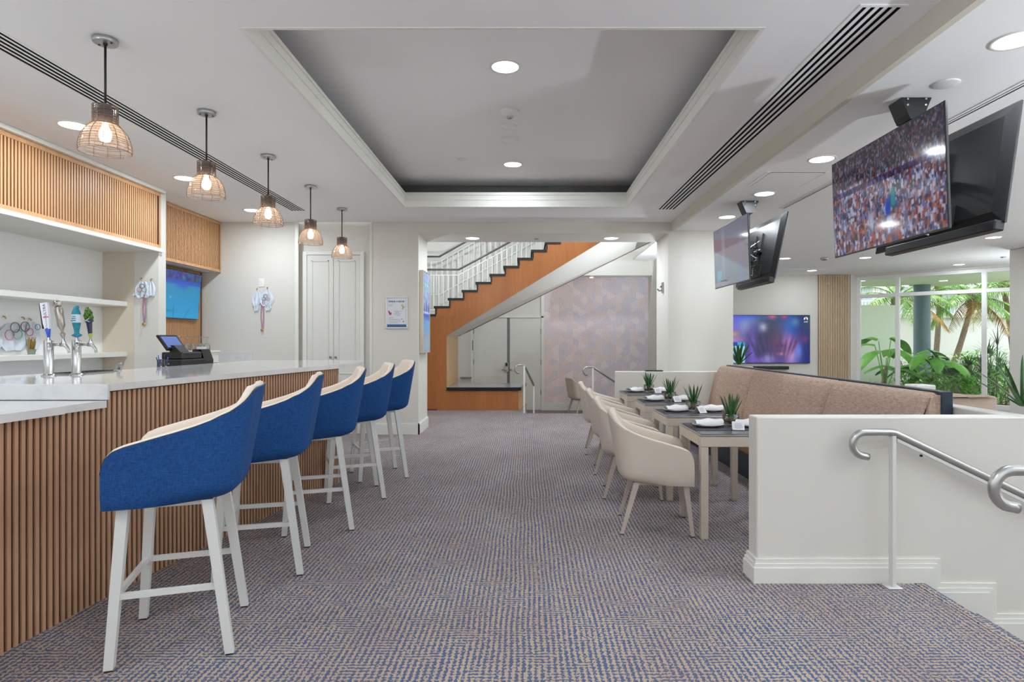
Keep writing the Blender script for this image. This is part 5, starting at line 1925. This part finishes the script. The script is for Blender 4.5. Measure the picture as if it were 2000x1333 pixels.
def tv(name, label, xt, xb, y0, y1, zt, zb, img, mat, facing=-1, bezel=0.008, thick=0.045, bar=False, back_detail=True):
    """hung television on the plane x ~ const, top edge at xt, bottom at xb; facing -1 looks to -X"""
    t = thing(name, label, 'television', ((xt + xb) / 2, (y0 + y1) / 2, zb))
    H = math.hypot(xt - xb, zt - zb)
    ez = Vector((xt - xb, 0, zt - zb)).normalized()
    ex = Vector((0, -facing * -1.0, 0))      # screen's own right-hand axis (viewer's right)
    ex = Vector((0, 1, 0)) * (-1 if facing < 0 else 1)
    en = ex.cross(ez)                      # outwards
    if en.x * facing < 0:
        en = -en
    W = y1 - y0
    C = Vector((xb, (y0 + y1) / 2, zb))

    def F(u, v, w=0.0):
        return C + ex * ((u - 0.5) * W) + ez * (v * H) + en * w
    # body
    mb = MB()
    cs = []
    for w, ins in ((0.0, 0.002), (-0.003, 0.0), (-0.014, 0.0), (-0.02, 0.012), (-thick, 0.07)):
        iu, iv = ins / W, ins / H
        cs.append([F(iu, iv, w), F(1 - iu, iv, w), F(1 - iu, 1 - iv, w), F(iu, 1 - iv, w)])
    vs_ = [p for r in cs for p in r]
    fs_ = [(0, 1, 2, 3)] + [(4 * i + k, 4 * i + (k + 1) % 4, 4 * i + 4 + (k + 1) % 4, 4 * i + 4 + k) for i in range(4) for k in range(4)] + [(19, 18, 17, 16)]
    mb.add(vs_, fs_)
    mb.build('housing', 'tv_back', t)
    if img is not None:
        b, c = bezel / W, bezel / H
        ny_, nx_ = img.shape[0] - 1, img.shape[1] - 1
        colour_grid('screen', mat, t, lambda u, v: F(b + (1 - 2 * b) * u, c + (1 - 2 * c) * v, 0.0012), nx_, ny_, img)
    if back_detail:
        mb = MB()
        for u in (0.42, 0.58):
            p = F(u, 0.3, -thick - 0.001)
            q = F(u, 0.78, -thick - 0.001)
            mb.tube([p, q], 0.016, 4)
        mb.build('mount_rail', 'black', t)
        mb = MB()
        R = Matrix.Translation(F(0.5, 0.16, -thick - 0.006)) @ Matrix(((ex.x, en.x, ez.x, 0), (ex.y, en.y, ez.y, 0), (ex.z, en.z, ez.z, 0), (0, 0, 0, 1)))
        mb.cbox(-W * 0.2, W * 0.2, -0.012, 0.012, -0.07, 0.07, .006, R)
        mb.build('rear_cover', 'black', t)
    if bar:
        R = Matrix.Translation(F(0.5, -0.065, -0.03)) @ Matrix(((ex.x, en.x, ez.x, 0), (ex.y, en.y, ez.y, 0), (ex.z, en.z, ez.z, 0), (0, 0, 0, 1)))
        MB().cbox(-W * 0.49, W * 0.34, -0.03, 0.03, 0.0, 0.06, .006, R).build('sound_bar', 'black', t)
    return t


tv('hanging_television', 'large hung screen showing a crowd of spectators', 2.38, 2.405, 3.465, 4.75, 2.748, 2.02, crowd(300, 170), 'vc_screen')
tv('hanging_television', 'large hung screen seen from its black back, at the right', 2.83, 2.735, 3.465, 4.75, 2.748, 2.05, None, None, 1, bar=True)
nx, ny = 96, 54
img = np.zeros((ny + 1, nx + 1, 3)) + np.array([150, 164, 178])  # screen colours mostly paint in reflections
yy, xx = np.mgrid[0:ny + 1, 0:nx + 1]
u, v = xx / nx, yy / ny
img[v > 0.62 + 0.0 * u] = (128, 128, 150)
img = blur(img, 1)
img = blob(img, 0.8, 0.25, 0.03, 0.4, (150, 160, 205))
img = blob(img, 0.3, 0.4, 0.05, 0.5, (168, 176, 196))
img = blob(img, 0.16, 0.19, 0.08, 0.1, (150, 200, 225), 8)
img = blob(img, 0.18, 0.05, 0.3, 0.04, (190, 190, 196), 3)
img = blob(img, 0.3, 0.09, 0.12, 0.012, (70, 74, 90), 3, -0.1)
tv('hanging_television', 'smaller pale hung screen beyond the crowd screen', 2.378, 2.402, 6.55, 7.75, 2.755, 2.03, img, 'vc_reflect')
tv('hanging_television', 'smaller hung screen seen from its black back with cables and bracket', 2.80, 2.66, 6.5, 7.7, 2.755, 2.04, None, None, 1, bar=True)


def mount(label, x, y, xa, xb, ymid, cables=False):
    t = thing('ceiling_mount', label, 'mount', (x, y, ZR))
    mb = MB()
    mb.prism([(x - 0.10, ZR - 0.001), (x + 0.10, ZR - 0.001), (x + 0.055, ZR - 0.11), (x + 0.04, ZR - 0.14), (x - 0.04, ZR - 0.14), (x - 0.055, ZR - 0.11)], 'y', y - 0.075, y + 0.075)
    mb.build('canopy', 'black', t)
    for s in (-1, 1):
        for q in (-0.06, 0.06):
            MB().lathe([(0.008, 0), (0.008, 0.004), (0.001, 0.006)], 8, (0, 0, 0), Matrix.Translation((x + q, y - 0.076, ZR - 0.03 - 0.02 * s)) @ disc_rot((0, -1, 0))).build('bolt', 'steel', t)
    MB().tube([(x, y, ZR - 0.12), (x, y, 2.28)], 0.024, 12).build('pole', 'black', t, True)
    MB().cbox(x - 0.05, x + 0.05, y - 0.06, y + 0.06, 2.28, 2.52, .008).build('bracket_hub', 'black', t)
    for z in (2.33, 2.46):
        MB().tube([(xa, y, z), (xb, y, z)], 0.013, 6).build('arm', 'black', t)
    MB().tube([(xa + 0.02, y - 0.1, 2.40), (xa + 0.02, y + 0.1, 2.40)], 0.016, 6).build('cross_bar', 'black', t)
    MB().tube([(xb - 0.02, y - 0.17, 2.40), (xb - 0.02, y + 0.17, 2.40)], 0.018, 8).build('cross_bar', 'black', t)
    r = random.Random(3 if cables else 5)
    for k in range(6 if cables else 2):
        p = [Vector((x + r.uniform(-.06, .12), y - 0.06 + r.uniform(-.08, .08), 2.5 - 0.05 * q + r.uniform(-.03, .03))) for q in range(9)]
        MB().tube(p, 0.005, 5).build('cable', 'white_vinyl' if k % 3 == 0 else 'black', t, True)
    return t


mount('black ceiling mount between the two large hung screens', 2.585, 4.11, 2.445, 2.74, 4.1)
mount('black ceiling mount with loose cables between the two smaller hung screens', 2.58, 7.1, 2.445, 2.69, 7.1, True)

# television over the back bar
nx, ny = 80, 46
yy, xx = np.mgrid[0:ny + 1, 0:nx + 1]
u, v = xx / nx, yy / ny
img = np.zeros((ny + 1, nx + 1, 3)) + np.array([10, 142, 196]) * (0.9 + 0.2 * (1 - v))[..., None]
img[v > 0.72] = (18, 78, 190)
img[v > 0.82] = (40, 60, 130)
nz = blur(rng.normal(0, 90, (ny + 1, nx + 1, 3)), 2)
img = np.where((v > 0.84)[..., None], img + nz * 0.8, img)
img = blur(img, 1)
img = blob(img, 0.6, 0.70, 0.12, 0.05, (16, 84, 200))
img = blob(img, 0.37, 0.43, 0.015, 0.02, (120, 210, 235))
img = blob(img, 0.25, 0.15, 0.2, 0.02, (12, 120, 150))
for k in range(3):
    img = blob(img, 0.15 + 0.3 * k, 0.14, 0.008, 0.16, (10, 110, 165), 2, 0.5 - 0.5 * k)
tv('wall_television', 'tilted screen showing bright blue water on the oak slat panel', -4.645, -4.70, 7.58, 8.72, 2.312, 1.672, img, 'vc_screen', 1, back_detail=False, thick=0.03)
o = tag(MB().cbox(-4.735, -4.70, 8.0, 8.3, 1.85, 2.1, .004).build('wall_bracket', 'black'), 'black bracket holding the blue water screen', 'bracket')

# television on the lounge wall
nx, ny = 170, 100
img = np.zeros((ny + 1, nx + 1, 3)) + np.array([70, 60, 150])
yy, xx = np.mgrid[0:ny + 1, 0:nx + 1]
u, v = xx / nx, yy / ny
img = img * (1 - u[..., None]) + np.array([24, 44, 120]) * u[..., None]
for b in ((0.10, 0.75, 0.22, 0.5, (140, 110, 220)), (0.28, 0.95, 0.18, 0.2, (40, 70, 225)), (0.42, 0.86, 0.2, 0.10, (150, 190, 240)), (0.26, 0.74, 0.09, 0.16, (170, 200, 240)),
          (0.11, 0.60, 0.06, 0.06, (235, 190, 110)), (0.10, 0.50, 0.2, 0.08, (190, 150, 200)), (0.5, 0.62, 0.33, 0.24, (70, 62, 130)), (0.6, 0.88, 0.22, 0.10, (16, 36, 90)),
          (0.54, 0.6, 0.14, 0.4, (26, 44, 72)), (0.76, 0.70, 0.10, 0.34, (24, 86, 190)), (0.45, 0.74, 0.05, 0.1, (190, 190, 220)),
          (0.62, 0.42, 0.12, 0.28, (104, 60, 96)), (0.40, 0.32, 0.12, 0.30, (40, 40, 84)), (0.74, 0.46, 0.06, 0.16, (150, 110, 190)), (0.66, 0.36, 0.05, 0.04, (60, 24, 70)),
          (0.67, 0.19, 0.06, 0.035, (200, 120, 150)), (0.78, 0.2, 0.08, 0.3, (205, 160, 220)), (0.86, 0.25, 0.05, 0.2, (110, 130, 220)), (0.94, 0.5, 0.05, 0.1, (110, 60, 120)),
          (0.33, 0.3, 0.04, 0.4, (120, 90, 200)), (0.83, 0.86, 0.06, 0.1, (80, 130, 180)), (0.46, 0.06, 0.2, 0.07, (120, 90, 190)), (0.52, 0.1, 0.06, 0.1, (160, 150, 220)), (0.56, 0.98, 0.05, 0.06, (180, 80, 130)),
          (0.70, 0.97, 0.03, 0.05, (170, 50, 90)), (0.98, 0.9, 0.08, 0.2, (18, 60, 84))):
    img = blob(img, *b)
for k in range(9):
    img = blob(img, 0.35 + 0.06 * k, 0.3 + 0.05 * (k % 3), 0.02, 0.25, (60 + 6 * k, 56, 110), 2, 0.25 - 0.06 * k)
img[(u < 0.24) & (v < 0.36)] = (150, 214, 236)
img[(u < 0.24) & (v > 0.36) & (v < 0.44)] = (14, 60, 160)
img[(u > 0.15) & (u < 0.24) & (v > 0.365) & (v < 0.44)] = (40, 170, 220)
W0, W1, Zb, Zt = 4.84, 6.945, 0.815, 1.998
t = thing('wall_television', 'lounge wall screen showing a purple close-up portrait', 'television', (5.9, YF, Zb))
MB().cbox(W0, W1, YF - 0.06, YF - 0.002, Zb, Zt, .006).build('housing', 'black', t)
sc_ = colour_grid('screen', 'vc_screen', t, lambda a, b: (W0 + 0.012 + (W1 - W0 - 0.024) * a, YF - 0.0615, Zb + 0.012 + (Zt - Zb - 0.024) * b), nx, ny, img)
TM = Matrix.Translation((6.84, YF - 0.063, 1.83)) @ Matrix.Rotation(PI / 2, 4, 'X')
M['screen_white'] = emit('white screen print', (225, 230, 240), 0.8)
M['screen_red'] = emit('red screen print', (230, 40, 70), 0.8)
text_mb('LIVE', 0.052, TM).build('lettering', 'screen_white', sc_)
mb = MB()
for k in range(6):
    a = PI * k / 5
    mb.disc(0.016, 10, (6.84 + 0.036 * math.cos(a), 1.895 + 0.04 * math.sin(a), 0), Matrix(((1, 0, 0, 0), (0, 0, 1, YF - 0.063), (0, 1, 0, 0), (0, 0, 0, 1))))
mb.build('channel_mark', 'screen_white', sc_)
MB().disc(0.016, 10, (6.835, 1.93, 0), Matrix(((1, 0, 0, 0), (0, 0, 1, YF - 0.0635), (0, 1, 0, 0), (0, 0, 0, 1)))).build('channel_mark', 'screen_red', sc_)
o = tag(MB().cbox(4.9, 6.42, YF - 0.09, YF - 0.002, 0.665, 0.745, .008).build('sound_bar', 'black'), 'black sound bar under the lounge wall screen', 'sound bar')

# ================================================================== PICTURES
t = thing('framed_notice', 'small framed notice with blue foot band on the pier left of the opening', 'notice', (-1.9, YW, 1.54))
x0, x1, z0, z1 = -2.06, -1.735, 1.55, 2.02
mb = MB()
for q in ((x0, x1, z1 - 0.02, z1), (x0, x1, z0, z0 + 0.02), (x0, x0 + 0.02, z0 + .02, z1 - .02), (x1 - 0.02, x1, z0 + .02, z1 - .02)):
    mb.cbox(q[0], q[1], YW - 0.018, YW - 0.001, q[2], q[3], .003)
mb.build('frame', 'frame_silver', t)
pp = MB().box(x0 + 0.02, x1 - 0.02, YW - 0.010, YW - 0.002, z0 + 0.02, z1 - 0.02).build('sheet', 'paper', t)
yq = YW - 0.0108
MB().box(x0 + 0.022, x1 - 0.022, yq, YW - 0.0102, z0 + 0.022, z0 + 0.062).build('foot_band', 'poster_blue', pp)
mb = MB()
for k, (a, b) in enumerate(((.045, .08), (.083, .112), (.115, .145), (.16, .175), (.185, .21), (.213, .235), (.24, .275))):
    mb.box(x0 + a, x0 + b, yq, YW - 0.0102, z1 - 0.085, z1 - 0.06)
mb.build('heading', 'ink', pp)
mb = MB()
for k, (a, b, z) in enumerate(((.045, .11, .115), (.045, .1, .135), (.12, .235, .215), (.14, .2, .235), (.12, .23, .255), (.15, .21, .275), (.045, .12, .31), (.045, .21, .335), (.05, .22, .36), (.06, .18, .385))):
    mb.box(x0 + a, x0 + b, yq, YW - 0.0102, z1 - z - 0.003, z1 - z + 0.002)
mb.build('text_lines', 'ink', pp)
mb = MB()
MY = Matrix(((1, 0, 0, 0), (0, 0, 1, yq), (0, 1, 0, 0), (0, 0, 0, 1)))
for a, z, r in ((.05, .22, .012), (.06, .24, .016), (.07, .26, .014), (.082, .245, .01)):
    mb.disc(r, 10, (x0 + a, z1 - z, 0), MY)
mb.build('red_emblem', 'red', pp)
mb = MB()
for a, z, r in ((.245, .13, .014), (.26, .155, .018), (.25, .18, .012)):
    mb.disc(r, 10, (x0 + a, z1 - z, 0), MY)
mb.build('green_emblem', 'green_print', pp)
mb = MB()
for a, z, r in ((.24, .33, .01), (.26, .365, .012)):
    mb.disc(r, 10, (x0 + a, z1 - z, 0), MY)
mb.build('small_emblem', 'ring_green', pp)

t = thing('framed_painting', 'tall framed blue abstract painting on the side of the opening', 'painting', (-1.55, 9.28, 1.19))
Y0_, Y1_, Z0_, Z1_ = 9.0, 9.63, 1.19, 2.42
XW = -1.5825
mb = MB()
mb.cbox(XW + .001, XW + 0.062, Y0_, Y0_ + 0.012, Z0_, Z1_, .002).cbox(XW + .001, XW + 0.062, Y1_ - 0.012, Y1_, Z0_, Z1_, .002)
mb.cbox(XW + .001, XW + 0.062, Y0_ + .012, Y1_ - .012, Z0_, Z0_ + 0.012, .002).cbox(XW + .001, XW + 0.062, Y0_ + .012, Y1_ - .012, Z1_ - 0.012, Z1_, .002)
mb.build('frame', 'frame_gold', t)
nx, ny = 40, 90
yy, xx = np.mgrid[0:ny + 1, 0:nx + 1]
u, v = xx / nx, yy / ny
img = np.zeros((ny + 1, nx + 1, 3)) + np.array([140, 156, 184])
img += (np.sin(u * 23) * 14 + np.sin(u * 57 + 1) * 10)[..., None]
img += blur(rng.normal(0, 60, img.shape), 3)
for b in ((0.5, 0.45, 0.6, 0.05, (60, 80, 170)), (0.2, 0.52, 0.07, 0.06, (40, 60, 140)), (0.5, 0.54, 0.07, 0.07, (50, 60, 150)), (0.8, 0.53, 0.07, 0.06, (40, 54, 130)), (0.5, 0.495, 0.6, 0.012, (220, 226, 240)),
          (0.5, 0.3, 0.6, 0.12, (110, 160, 205)), (0.5, 0.1, 0.7, 0.14, (160, 176, 186))):
    img = blob(img, *b)
colour_grid('canvas', 'vc_print', t, lambda a, b: (XW + 0.056, Y0_ + 0.012 + (Y1_ - Y0_ - 0.024) * a, Z0_ + 0.012 + (Z1_ - Z0_ - 0.024) * b), nx, ny, img)

t = thing('wall_hook', 'small grey bracket on the right jamb of the opening', 'hook', (2.07, 9.2, 2.15))
MB().cbox(2.055, 2.079, 9.22, 9.28, 2.1, 2.26, .004).build('back_plate', 'nickel', t)
MB().tube([(2.06, 9.25, 2.14), (2.02, 9.25, 2.13), (1.985, 9.25, 2.16)], 0.012, 7).build('hook', 'nickel', t, True)
MB().tube([(2.06, 9.25, 2.2), (2.03, 9.25, 2.19)], 0.014, 7).build('hook', 'nickel', t, True)

# unseen lamps on stands, added to fill the ceilings with light
def fill_uplighter(label, x, y, zf):
    t = thing('fill_uplight', label, 'fill lamp', (x, y, zf))
    MB().lathe([(0.001, 0), (0.15, 0), (0.15, 0.02), (0.02, 0.03), (0.012, 0.04), (0.012, 1.7), (0.03, 1.72), (0.16, 1.8), (0.17, 1.82), (0.15, 1.81), (0.03, 1.74), (0.001, 1.735)], 24).build('stand', 'nickel', t, True, False, auto=40)
    MB().sphere((0, 0, 1.775), 0.03).build('bulb', 'bulb', t, True, False)
    o = lamp(t, FILL_UPLIGHT_W * (0.3 if y > 11 and x > 4 else 3.2 if x > 4 else 1.1 if x > 1 and y < 5 else 0.72 if y < 5 else 1.1), 0.22, 1.83)
    o.rotation_euler = (PI, 0, 0)


for k, (x, y, zf) in enumerate(((-3.9, 0.4, 0), (-0.9, -1.6, 0), (1.6, -1.0, 0), (5.0, 1.6, ZL), (8.9, 4.8, ZL), (9.35, 11.3, ZL), (2.82, 12.0, ZL), (-2.7, 11.7, 0))):
    fill_uplighter(('added fill lamp behind the camera by the bar', 'added fill lamp behind the camera in the middle', 'added fill lamp behind the camera at the steps',
               'added fill lamp in the lounge right of the steps', 'added fill lamp far right in the lounge', 'added fill lamp hidden behind the white column', 'added fill lamp in the lobby behind the right pier', 'added fill lamp in the lobby behind the left pier')[k], x, y, zf)

# ================================================================== GARDEN
ZG = -0.5
struct('ground', MB().box(-40, 60, 15.1, 80, ZG - 0.1, ZG), 'soil')
struct('terrace', MB().prism([(10.45, -40), (60, -40), (60, 15.05), (8.4, 15.05), (10.45, 12.9)], 'z', ZG - 0.1, ZG + 0.02), 'paving')  # unseen ground, surfaced pale to throw daylight indoors
struct('terrace', MB().box(-40, 60, -40, -4.15, ZG - 0.1, ZG + 0.03), 'paving')
o = tag(MB().box(8.0, 10.75, 17.7, 17.95, ZG, 2.4).build('garden_wall', 'green_wall'), 'pale green stucco wall outside the left garden window light', 'wall')
o = thing('canopy_roof', 'pale green underside of the roof canopy above the garden', 'canopy', (12, 17, 3.1))
MB().prism([(8.4, 15.2), (10.6, 13.0), (13.6, 15.8), (12.6, 18.5), (8.4, 18.7)], 'z', 3.02, 3.2).build('slab', 'green_wall', o)
o = thing('teal_column', 'round slate teal column outside the garden window', 'column', (11.7, 18.05, ZG))
MB().lathe([(0.22, ZG), (0.22, 3.019)], 40, (11.72, 18.05, 0)).build('shaft', 'teal', o, True)
MB().lathe([(0.25, ZG + 0.001), (0.25, ZG + 0.14), (0.222, ZG + 0.17)], 40, (11.72, 18.05, 0)).build('base', 'teal', o, True, auto=40)
b = thing('white_outbuilding', 'long low white building behind the palms', 'building', (20, 27, ZG))
MB().box(13, 34, 26.5, 32, ZG, 2.35).build('wall', 'white_building', b)
MB().box(12.8, 34, 26.3, 32, 2.35, 2.5).build('roof_edge', 'white_building', b)
b = thing('white_hotel', 'tall white building with balconies seen through the top window lights', 'building', (30, 46, ZG))
MB().box(20, 60, 45, 55, ZG, 14).build('wall', 'white_building', b)
for r in range(2):
    for k in range(10):
        x = 24 + 3.1 * k
        f = MB().box(x, x + 1.5, 44.9, 44.99, 3.4 + 3.0 * r, 5.3 + 3.0 * r).build('window', 'glass_dark', b)
        mb = MB()
        mb.box(x - 0.4, x + 1.9, 44.2, 44.98, 3.2 + 3.0 * r, 3.32 + 3.0 * r).box(x - 0.4, x + 1.9, 44.2, 44.26, 4.2 + 3.0 * r, 4.28 + 3.0 * r)
        for q in range(10):
            mb.box(x - 0.4 + 0.25 * q, x - 0.35 + 0.25 * q, 44.2, 44.25, 3.32 + 3.0 * r, 4.2 + 3.0 * r)
        mb.build('balcony', 'white_building', f)


def leaflet(mb, p, d, L, w, droop, n=3):
    sd = d.cross(Vector((0, 0, 1)))
    sd = sd.normalized() if sd.length > 1e-3 else Vector((1, 0, 0))
    base = len(mb.v)
    for i in range(n + 1):
        q = i / n
        c = p + d * (L * q) - Vector((0, 0, droop * L * q * q))
        ww = w * (1 - q * 0.92) * 0.5
        mb.v.append(tuple(c + sd * ww))
        mb.v.append(tuple(c - sd * ww))
    for i in range(n):
        mb.f.append((base + 2 * i, base + 2 * i + 1, base + 2 * i + 3, base + 2 * i + 2))


def frond(r, c, az, el, L, curve, nl=30, ll=0.5, lw=0.045):
    mb = MB()
    d = Vector((math.cos(az), math.sin(az), 0))
    sd = Vector((-math.sin(az), math.cos(az), 0))
    pts = []
    p = Vector(c)
    n = 12
    for i in range(n + 1):
        a = el - curve * i / n
        pts.append(p.copy())
        p = p + (d * math.cos(a) + Vector((0, 0, math.sin(a)))) * (L / n)
    mb.tube(pts, [0.022 * (1 - 0.8 * i / n) for i in range(n + 1)], 5)
    for k in range(nl):
        q = 0.14 + 0.86 * k / nl
        f = q * n
        i = min(int(f), n - 1)
        pp_ = pts[i].lerp(pts[i + 1], f - i)
        fw = (pts[i + 1] - pts[i]).normalized()
        l = ll * (math.sin(PI * min(1, 0.18 + 0.82 * q)) ** 0.7) * r.uniform(0.85, 1.1)
        for s in (-1, 1):
            dd = (sd * s * 0.85 + fw * 0.65 + Vector((0, 0, r.uniform(-0.1, 0.15)))).normalized()
            leaflet(mb, pp_, dd, l, lw, 0.35 + 0.3 * r.random())
    return mb


def palm(label, base, crown, seed, nf=16, L=2.0, dry=3, r0=0.13, el0=1.15):
    r = random.Random(seed)
    t = thing('palm_tree', label, 'palm tree', base)
    b, c = Vector(base), Vector(crown)
    mid = b.lerp(c, 0.5) + Vector((0.12, 0, -0.12))
    path = []
    for i in range(11):
        q = i / 10
        path.append(b * (1 - q) ** 2 + mid * 2 * q * (1 - q) + c * q * q)
    MB().tube(path, [r0 * (1.15 - 0.35 * i / 10) * (1 + 0.06 * (i % 2)) for i in range(11)], 10).build('trunk', 'bark', t, True)
    MB().lathe([(0.05, -0.3), (0.17, -0.1), (0.2, 0.05), (0.1, 0.25), (0.01, 0.4)], 10, tuple(c)).build('crown_shaft', 'bark', t, True)
    for k in range(nf):
        az = k * 2.39996 + r.uniform(-.2, .2)
        q = k / nf
        el = el0 - 1.5 * q
        m = 'palm_dry' if k >= nf - dry else 'palm_leaf'
        frond(r, tuple(c + Vector((0, 0, 0.1))), az, el, L * r.uniform(0.85, 1.1), 1.0 + 0.5 * r.random(), 26, 0.42 * L / 2, 0.05).build('frond', m, t)
    return t


def gp(px, py, y):
    return ((px - 1028) * y / 1190, y, 1.38 - (py - 665) * y / 1190)


palm('palm tree behind the left lights of the garden window', (12.1, 21.2, ZG), gp(1752, 588, 21.2), 3, 20, 2.1, 2, 0.09)
palm('leaning palm tree right of the teal column', (gp(1838, 760, 20.8)[0], 20.8, ZG), gp(1898, 592, 20.8), 8, 22, 2.1, 3, 0.09)
palm('tall palm tree at the right end of the garden window', (18.2, 22.6, ZG), gp(1960, 560, 22.6), 14, 20, 2.3, 1, 0.1)
palm('palm tree seen between the window lights, farther back', (16.8, 25.2, ZG), gp(1835, 560, 25.2), 21, 20, 2.5, 1, 0.1)


def banana(label, base, seed, n=7, H=1.9, trunk=True):
    r = random.Random(seed)
    t = thing('banana_plant', label, 'plant', base)
    b = Vector(base)
    if trunk:
        MB().tube([b, b + Vector((-0.08, 0, 0.4)), b + Vector((-0.02, 0, 0.9)), b + Vector((0.05, 0, 1.2))], [0.07, 0.06, 0.05, 0.04], 8).build('stem', 'bark', t, True)
    for k in range(n):
        az = k * 2.4 + r.uniform(-.4, .4)
        h = H * r.uniform(0.55, 1.0)
        d = Vector((math.cos(az), math.sin(az), 0))
        sd = Vector((-math.sin(az), math.cos(az), 0))
        p0 = b + Vector((0, 0, 0.25 * h))
        p1 = b + d * 0.22 + Vector((0, 0, h))
        L = 0.95 * r.uniform(0.8, 1.15)
        mb = MB()
        mb.tube([p0, p0.lerp(p1, 0.5) + d * -0.03, p1], [0.018, 0.014, 0.01], 5)
        el = r.uniform(0.1, 0.75)

        def fn(u, v):
            a = el - 1.1 * u
            c = p1 + d * (L * u * math.cos(el - 0.5 * u)) + Vector((0, 0, L * u * math.sin(el - 0.8 * u)))
            w = 0.17 * math.sin(PI * min(1, u * 0.93 + 0.07)) ** 0.6
            return c + sd * ((v - 0.5) * 2 * w) + Vector((0, 0, 0.05 - 0.10 * abs(v - 0.5)))
        mb.grid(fn, 10, 4)
        mb.build('leaf', 'leaf_b', t, True)
    return t


banana('banana plant with broad leaves against the pale green wall', (gp(1728, 0, 15.9)[0], 15.9, ZG), 2, 7, 1.95)
banana('broad leaved plant just left of the teal column', (gp(1772, 0, 16.3)[0], 16.3, ZG), 5, 8, 1.6, False)
banana('broad leaved plant leaning before the teal column', (gp(1826, 0, 15.2)[0], 15.2, ZG), 11, 9, 1.45, False)
banana('low broad leaved plant below the leaning palm', (gp(1868, 0, 15.6)[0], 15.6, ZG), 17, 9, 1.35, False)


def fan_palm(label, base, seed, n=14, H=1.5, m='fan_leaf', R=0.55):
    r = random.Random(seed)
    t = thing('fan_palm', label, 'plant', base)
    b = Vector(base)
    for k in range(n):
        az = k * 2.4 + r.uniform(-.3, .3)
        el = r.uniform(0.25, 1.35)
        d = Vector((math.cos(az) * math.cos(el), math.sin(az) * math.cos(el), math.sin(el)))
        tip = b + Vector((0, 0, 0.2)) + d * H * r.uniform(0.6, 1.0)
        mb = MB()
        mb.tube([b + Vector((0, 0, 0.1)), b.lerp(tip, 0.5) + Vector((0, 0, 0.1)), tip], 0.012, 4)
        sd = d.cross(Vector((0, 0, 1))).normalized()
        up = sd.cross(d)
        for q in range(17):
            a = -1.75 + 3.5 * q / 16
            dd = (d * math.cos(a) + sd * math.sin(a) + up * 0.12).normalized()
            leaflet(mb, tip, dd, R * r.uniform(0.85, 1.1), 0.045, 0.25)
        mb.build('fan_leaf', m, t)
    return t


fan_palm('dark fan palm at the right end of the garden window', (gp(1945, 0, 14.4)[0], 14.4, ZG), 3, 22, 1.75)
fan_palm('second dark fan palm behind the right window mullion', (gp(1905, 0, 14.9)[0], 14.9, ZG), 6, 18, 1.25, 'fan_leaf', 0.45)
fan_palm('bright green fan plant between the teal column and the mullion', (gp(1850, 0, 16.6)[0], 16.6, ZG), 12, 20, 1.25, 'shrub_leaf', 0.45)


def shrub(label, base, seed, w, h, n=420, m='shrub_leaf'):
    r = random.Random(seed)
    t = thing('garden_shrub', label, 'shrub', base)
    b = Vector(base)
    mb = MB()
    for k in range(n):
        a, q = r.random() * 6.28, math.sqrt(r.random())
        z = r.random()
        rr = w * q * math.sin(PI * (0.15 + 0.8 * z)) ** 0.5
        p = b + Vector((rr * math.cos(a), rr * math.sin(a), 0.05 + h * z))
        d = Vector((math.cos(a) + r.uniform(-.6, .6), math.sin(a) + r.uniform(-.6, .6), r.uniform(-0.2, 0.9))).normalized()
        leaflet(mb, p, d, r.uniform(0.12, 0.26), 0.05, 0.3, 2)
    tag(mb.build('foliage', m, t), kind='stuff')
    mb = MB()
    for k in range(6):
        a = k * 1.05
        mb.tube([b, b + Vector((0.4 * w * math.cos(a), 0.4 * w * math.sin(a), h * 0.8))], 0.012, 4)
    mb.build('stems', 'bark', t)
    return t


for k, (px, y, w, h, s) in enumerate(((1700, 16.2, 0.35, 0.7, 2), (1770, 15.4, 0.5, 0.95, 3), (1806, 14.9, 0.45, 0.8, 4), (1842, 14.6, 0.55, 1.0, 5), (1885, 14.1, 0.5, 1.05, 6), (1926, 14.7, 0.5, 1.05, 7), (1966, 14.2, 0.6, 1.2, 8), (1884, 18.6, 0.9, 1.5, 9), (1930, 18.5, 1.0, 1.6, 10))):
    shrub(('low leafy shrub by the pale green wall', 'leafy shrub left of the teal column foot', 'leafy shrub at the foot of the teal column', 'leafy shrub right of the teal column foot',
           'leafy shrub left of the right mullion', 'leafy shrub at the right mullion', 'leafy shrub by the white column edge', 'bushy shrub farther back under the leaning palm', 'bushy shrub farthest back on the right')[k],
          (gp(px, 0, y)[0], y, ZG), s, w, h)

# a dark hedge far behind so the garden closes
for k in range(7):
    shrub('dense hedge bush %s' % ('at the far left of the garden', 'behind the banana plant', 'behind the teal column', 'behind the leaning palm', 'before the low white building', 'at the garden back right', 'at the far right of the garden')[k],
          (11.5 + 2.0 * k, 24.5, ZG), 40 + k, 1.1, 1.3, 380, 'palm_leaf')
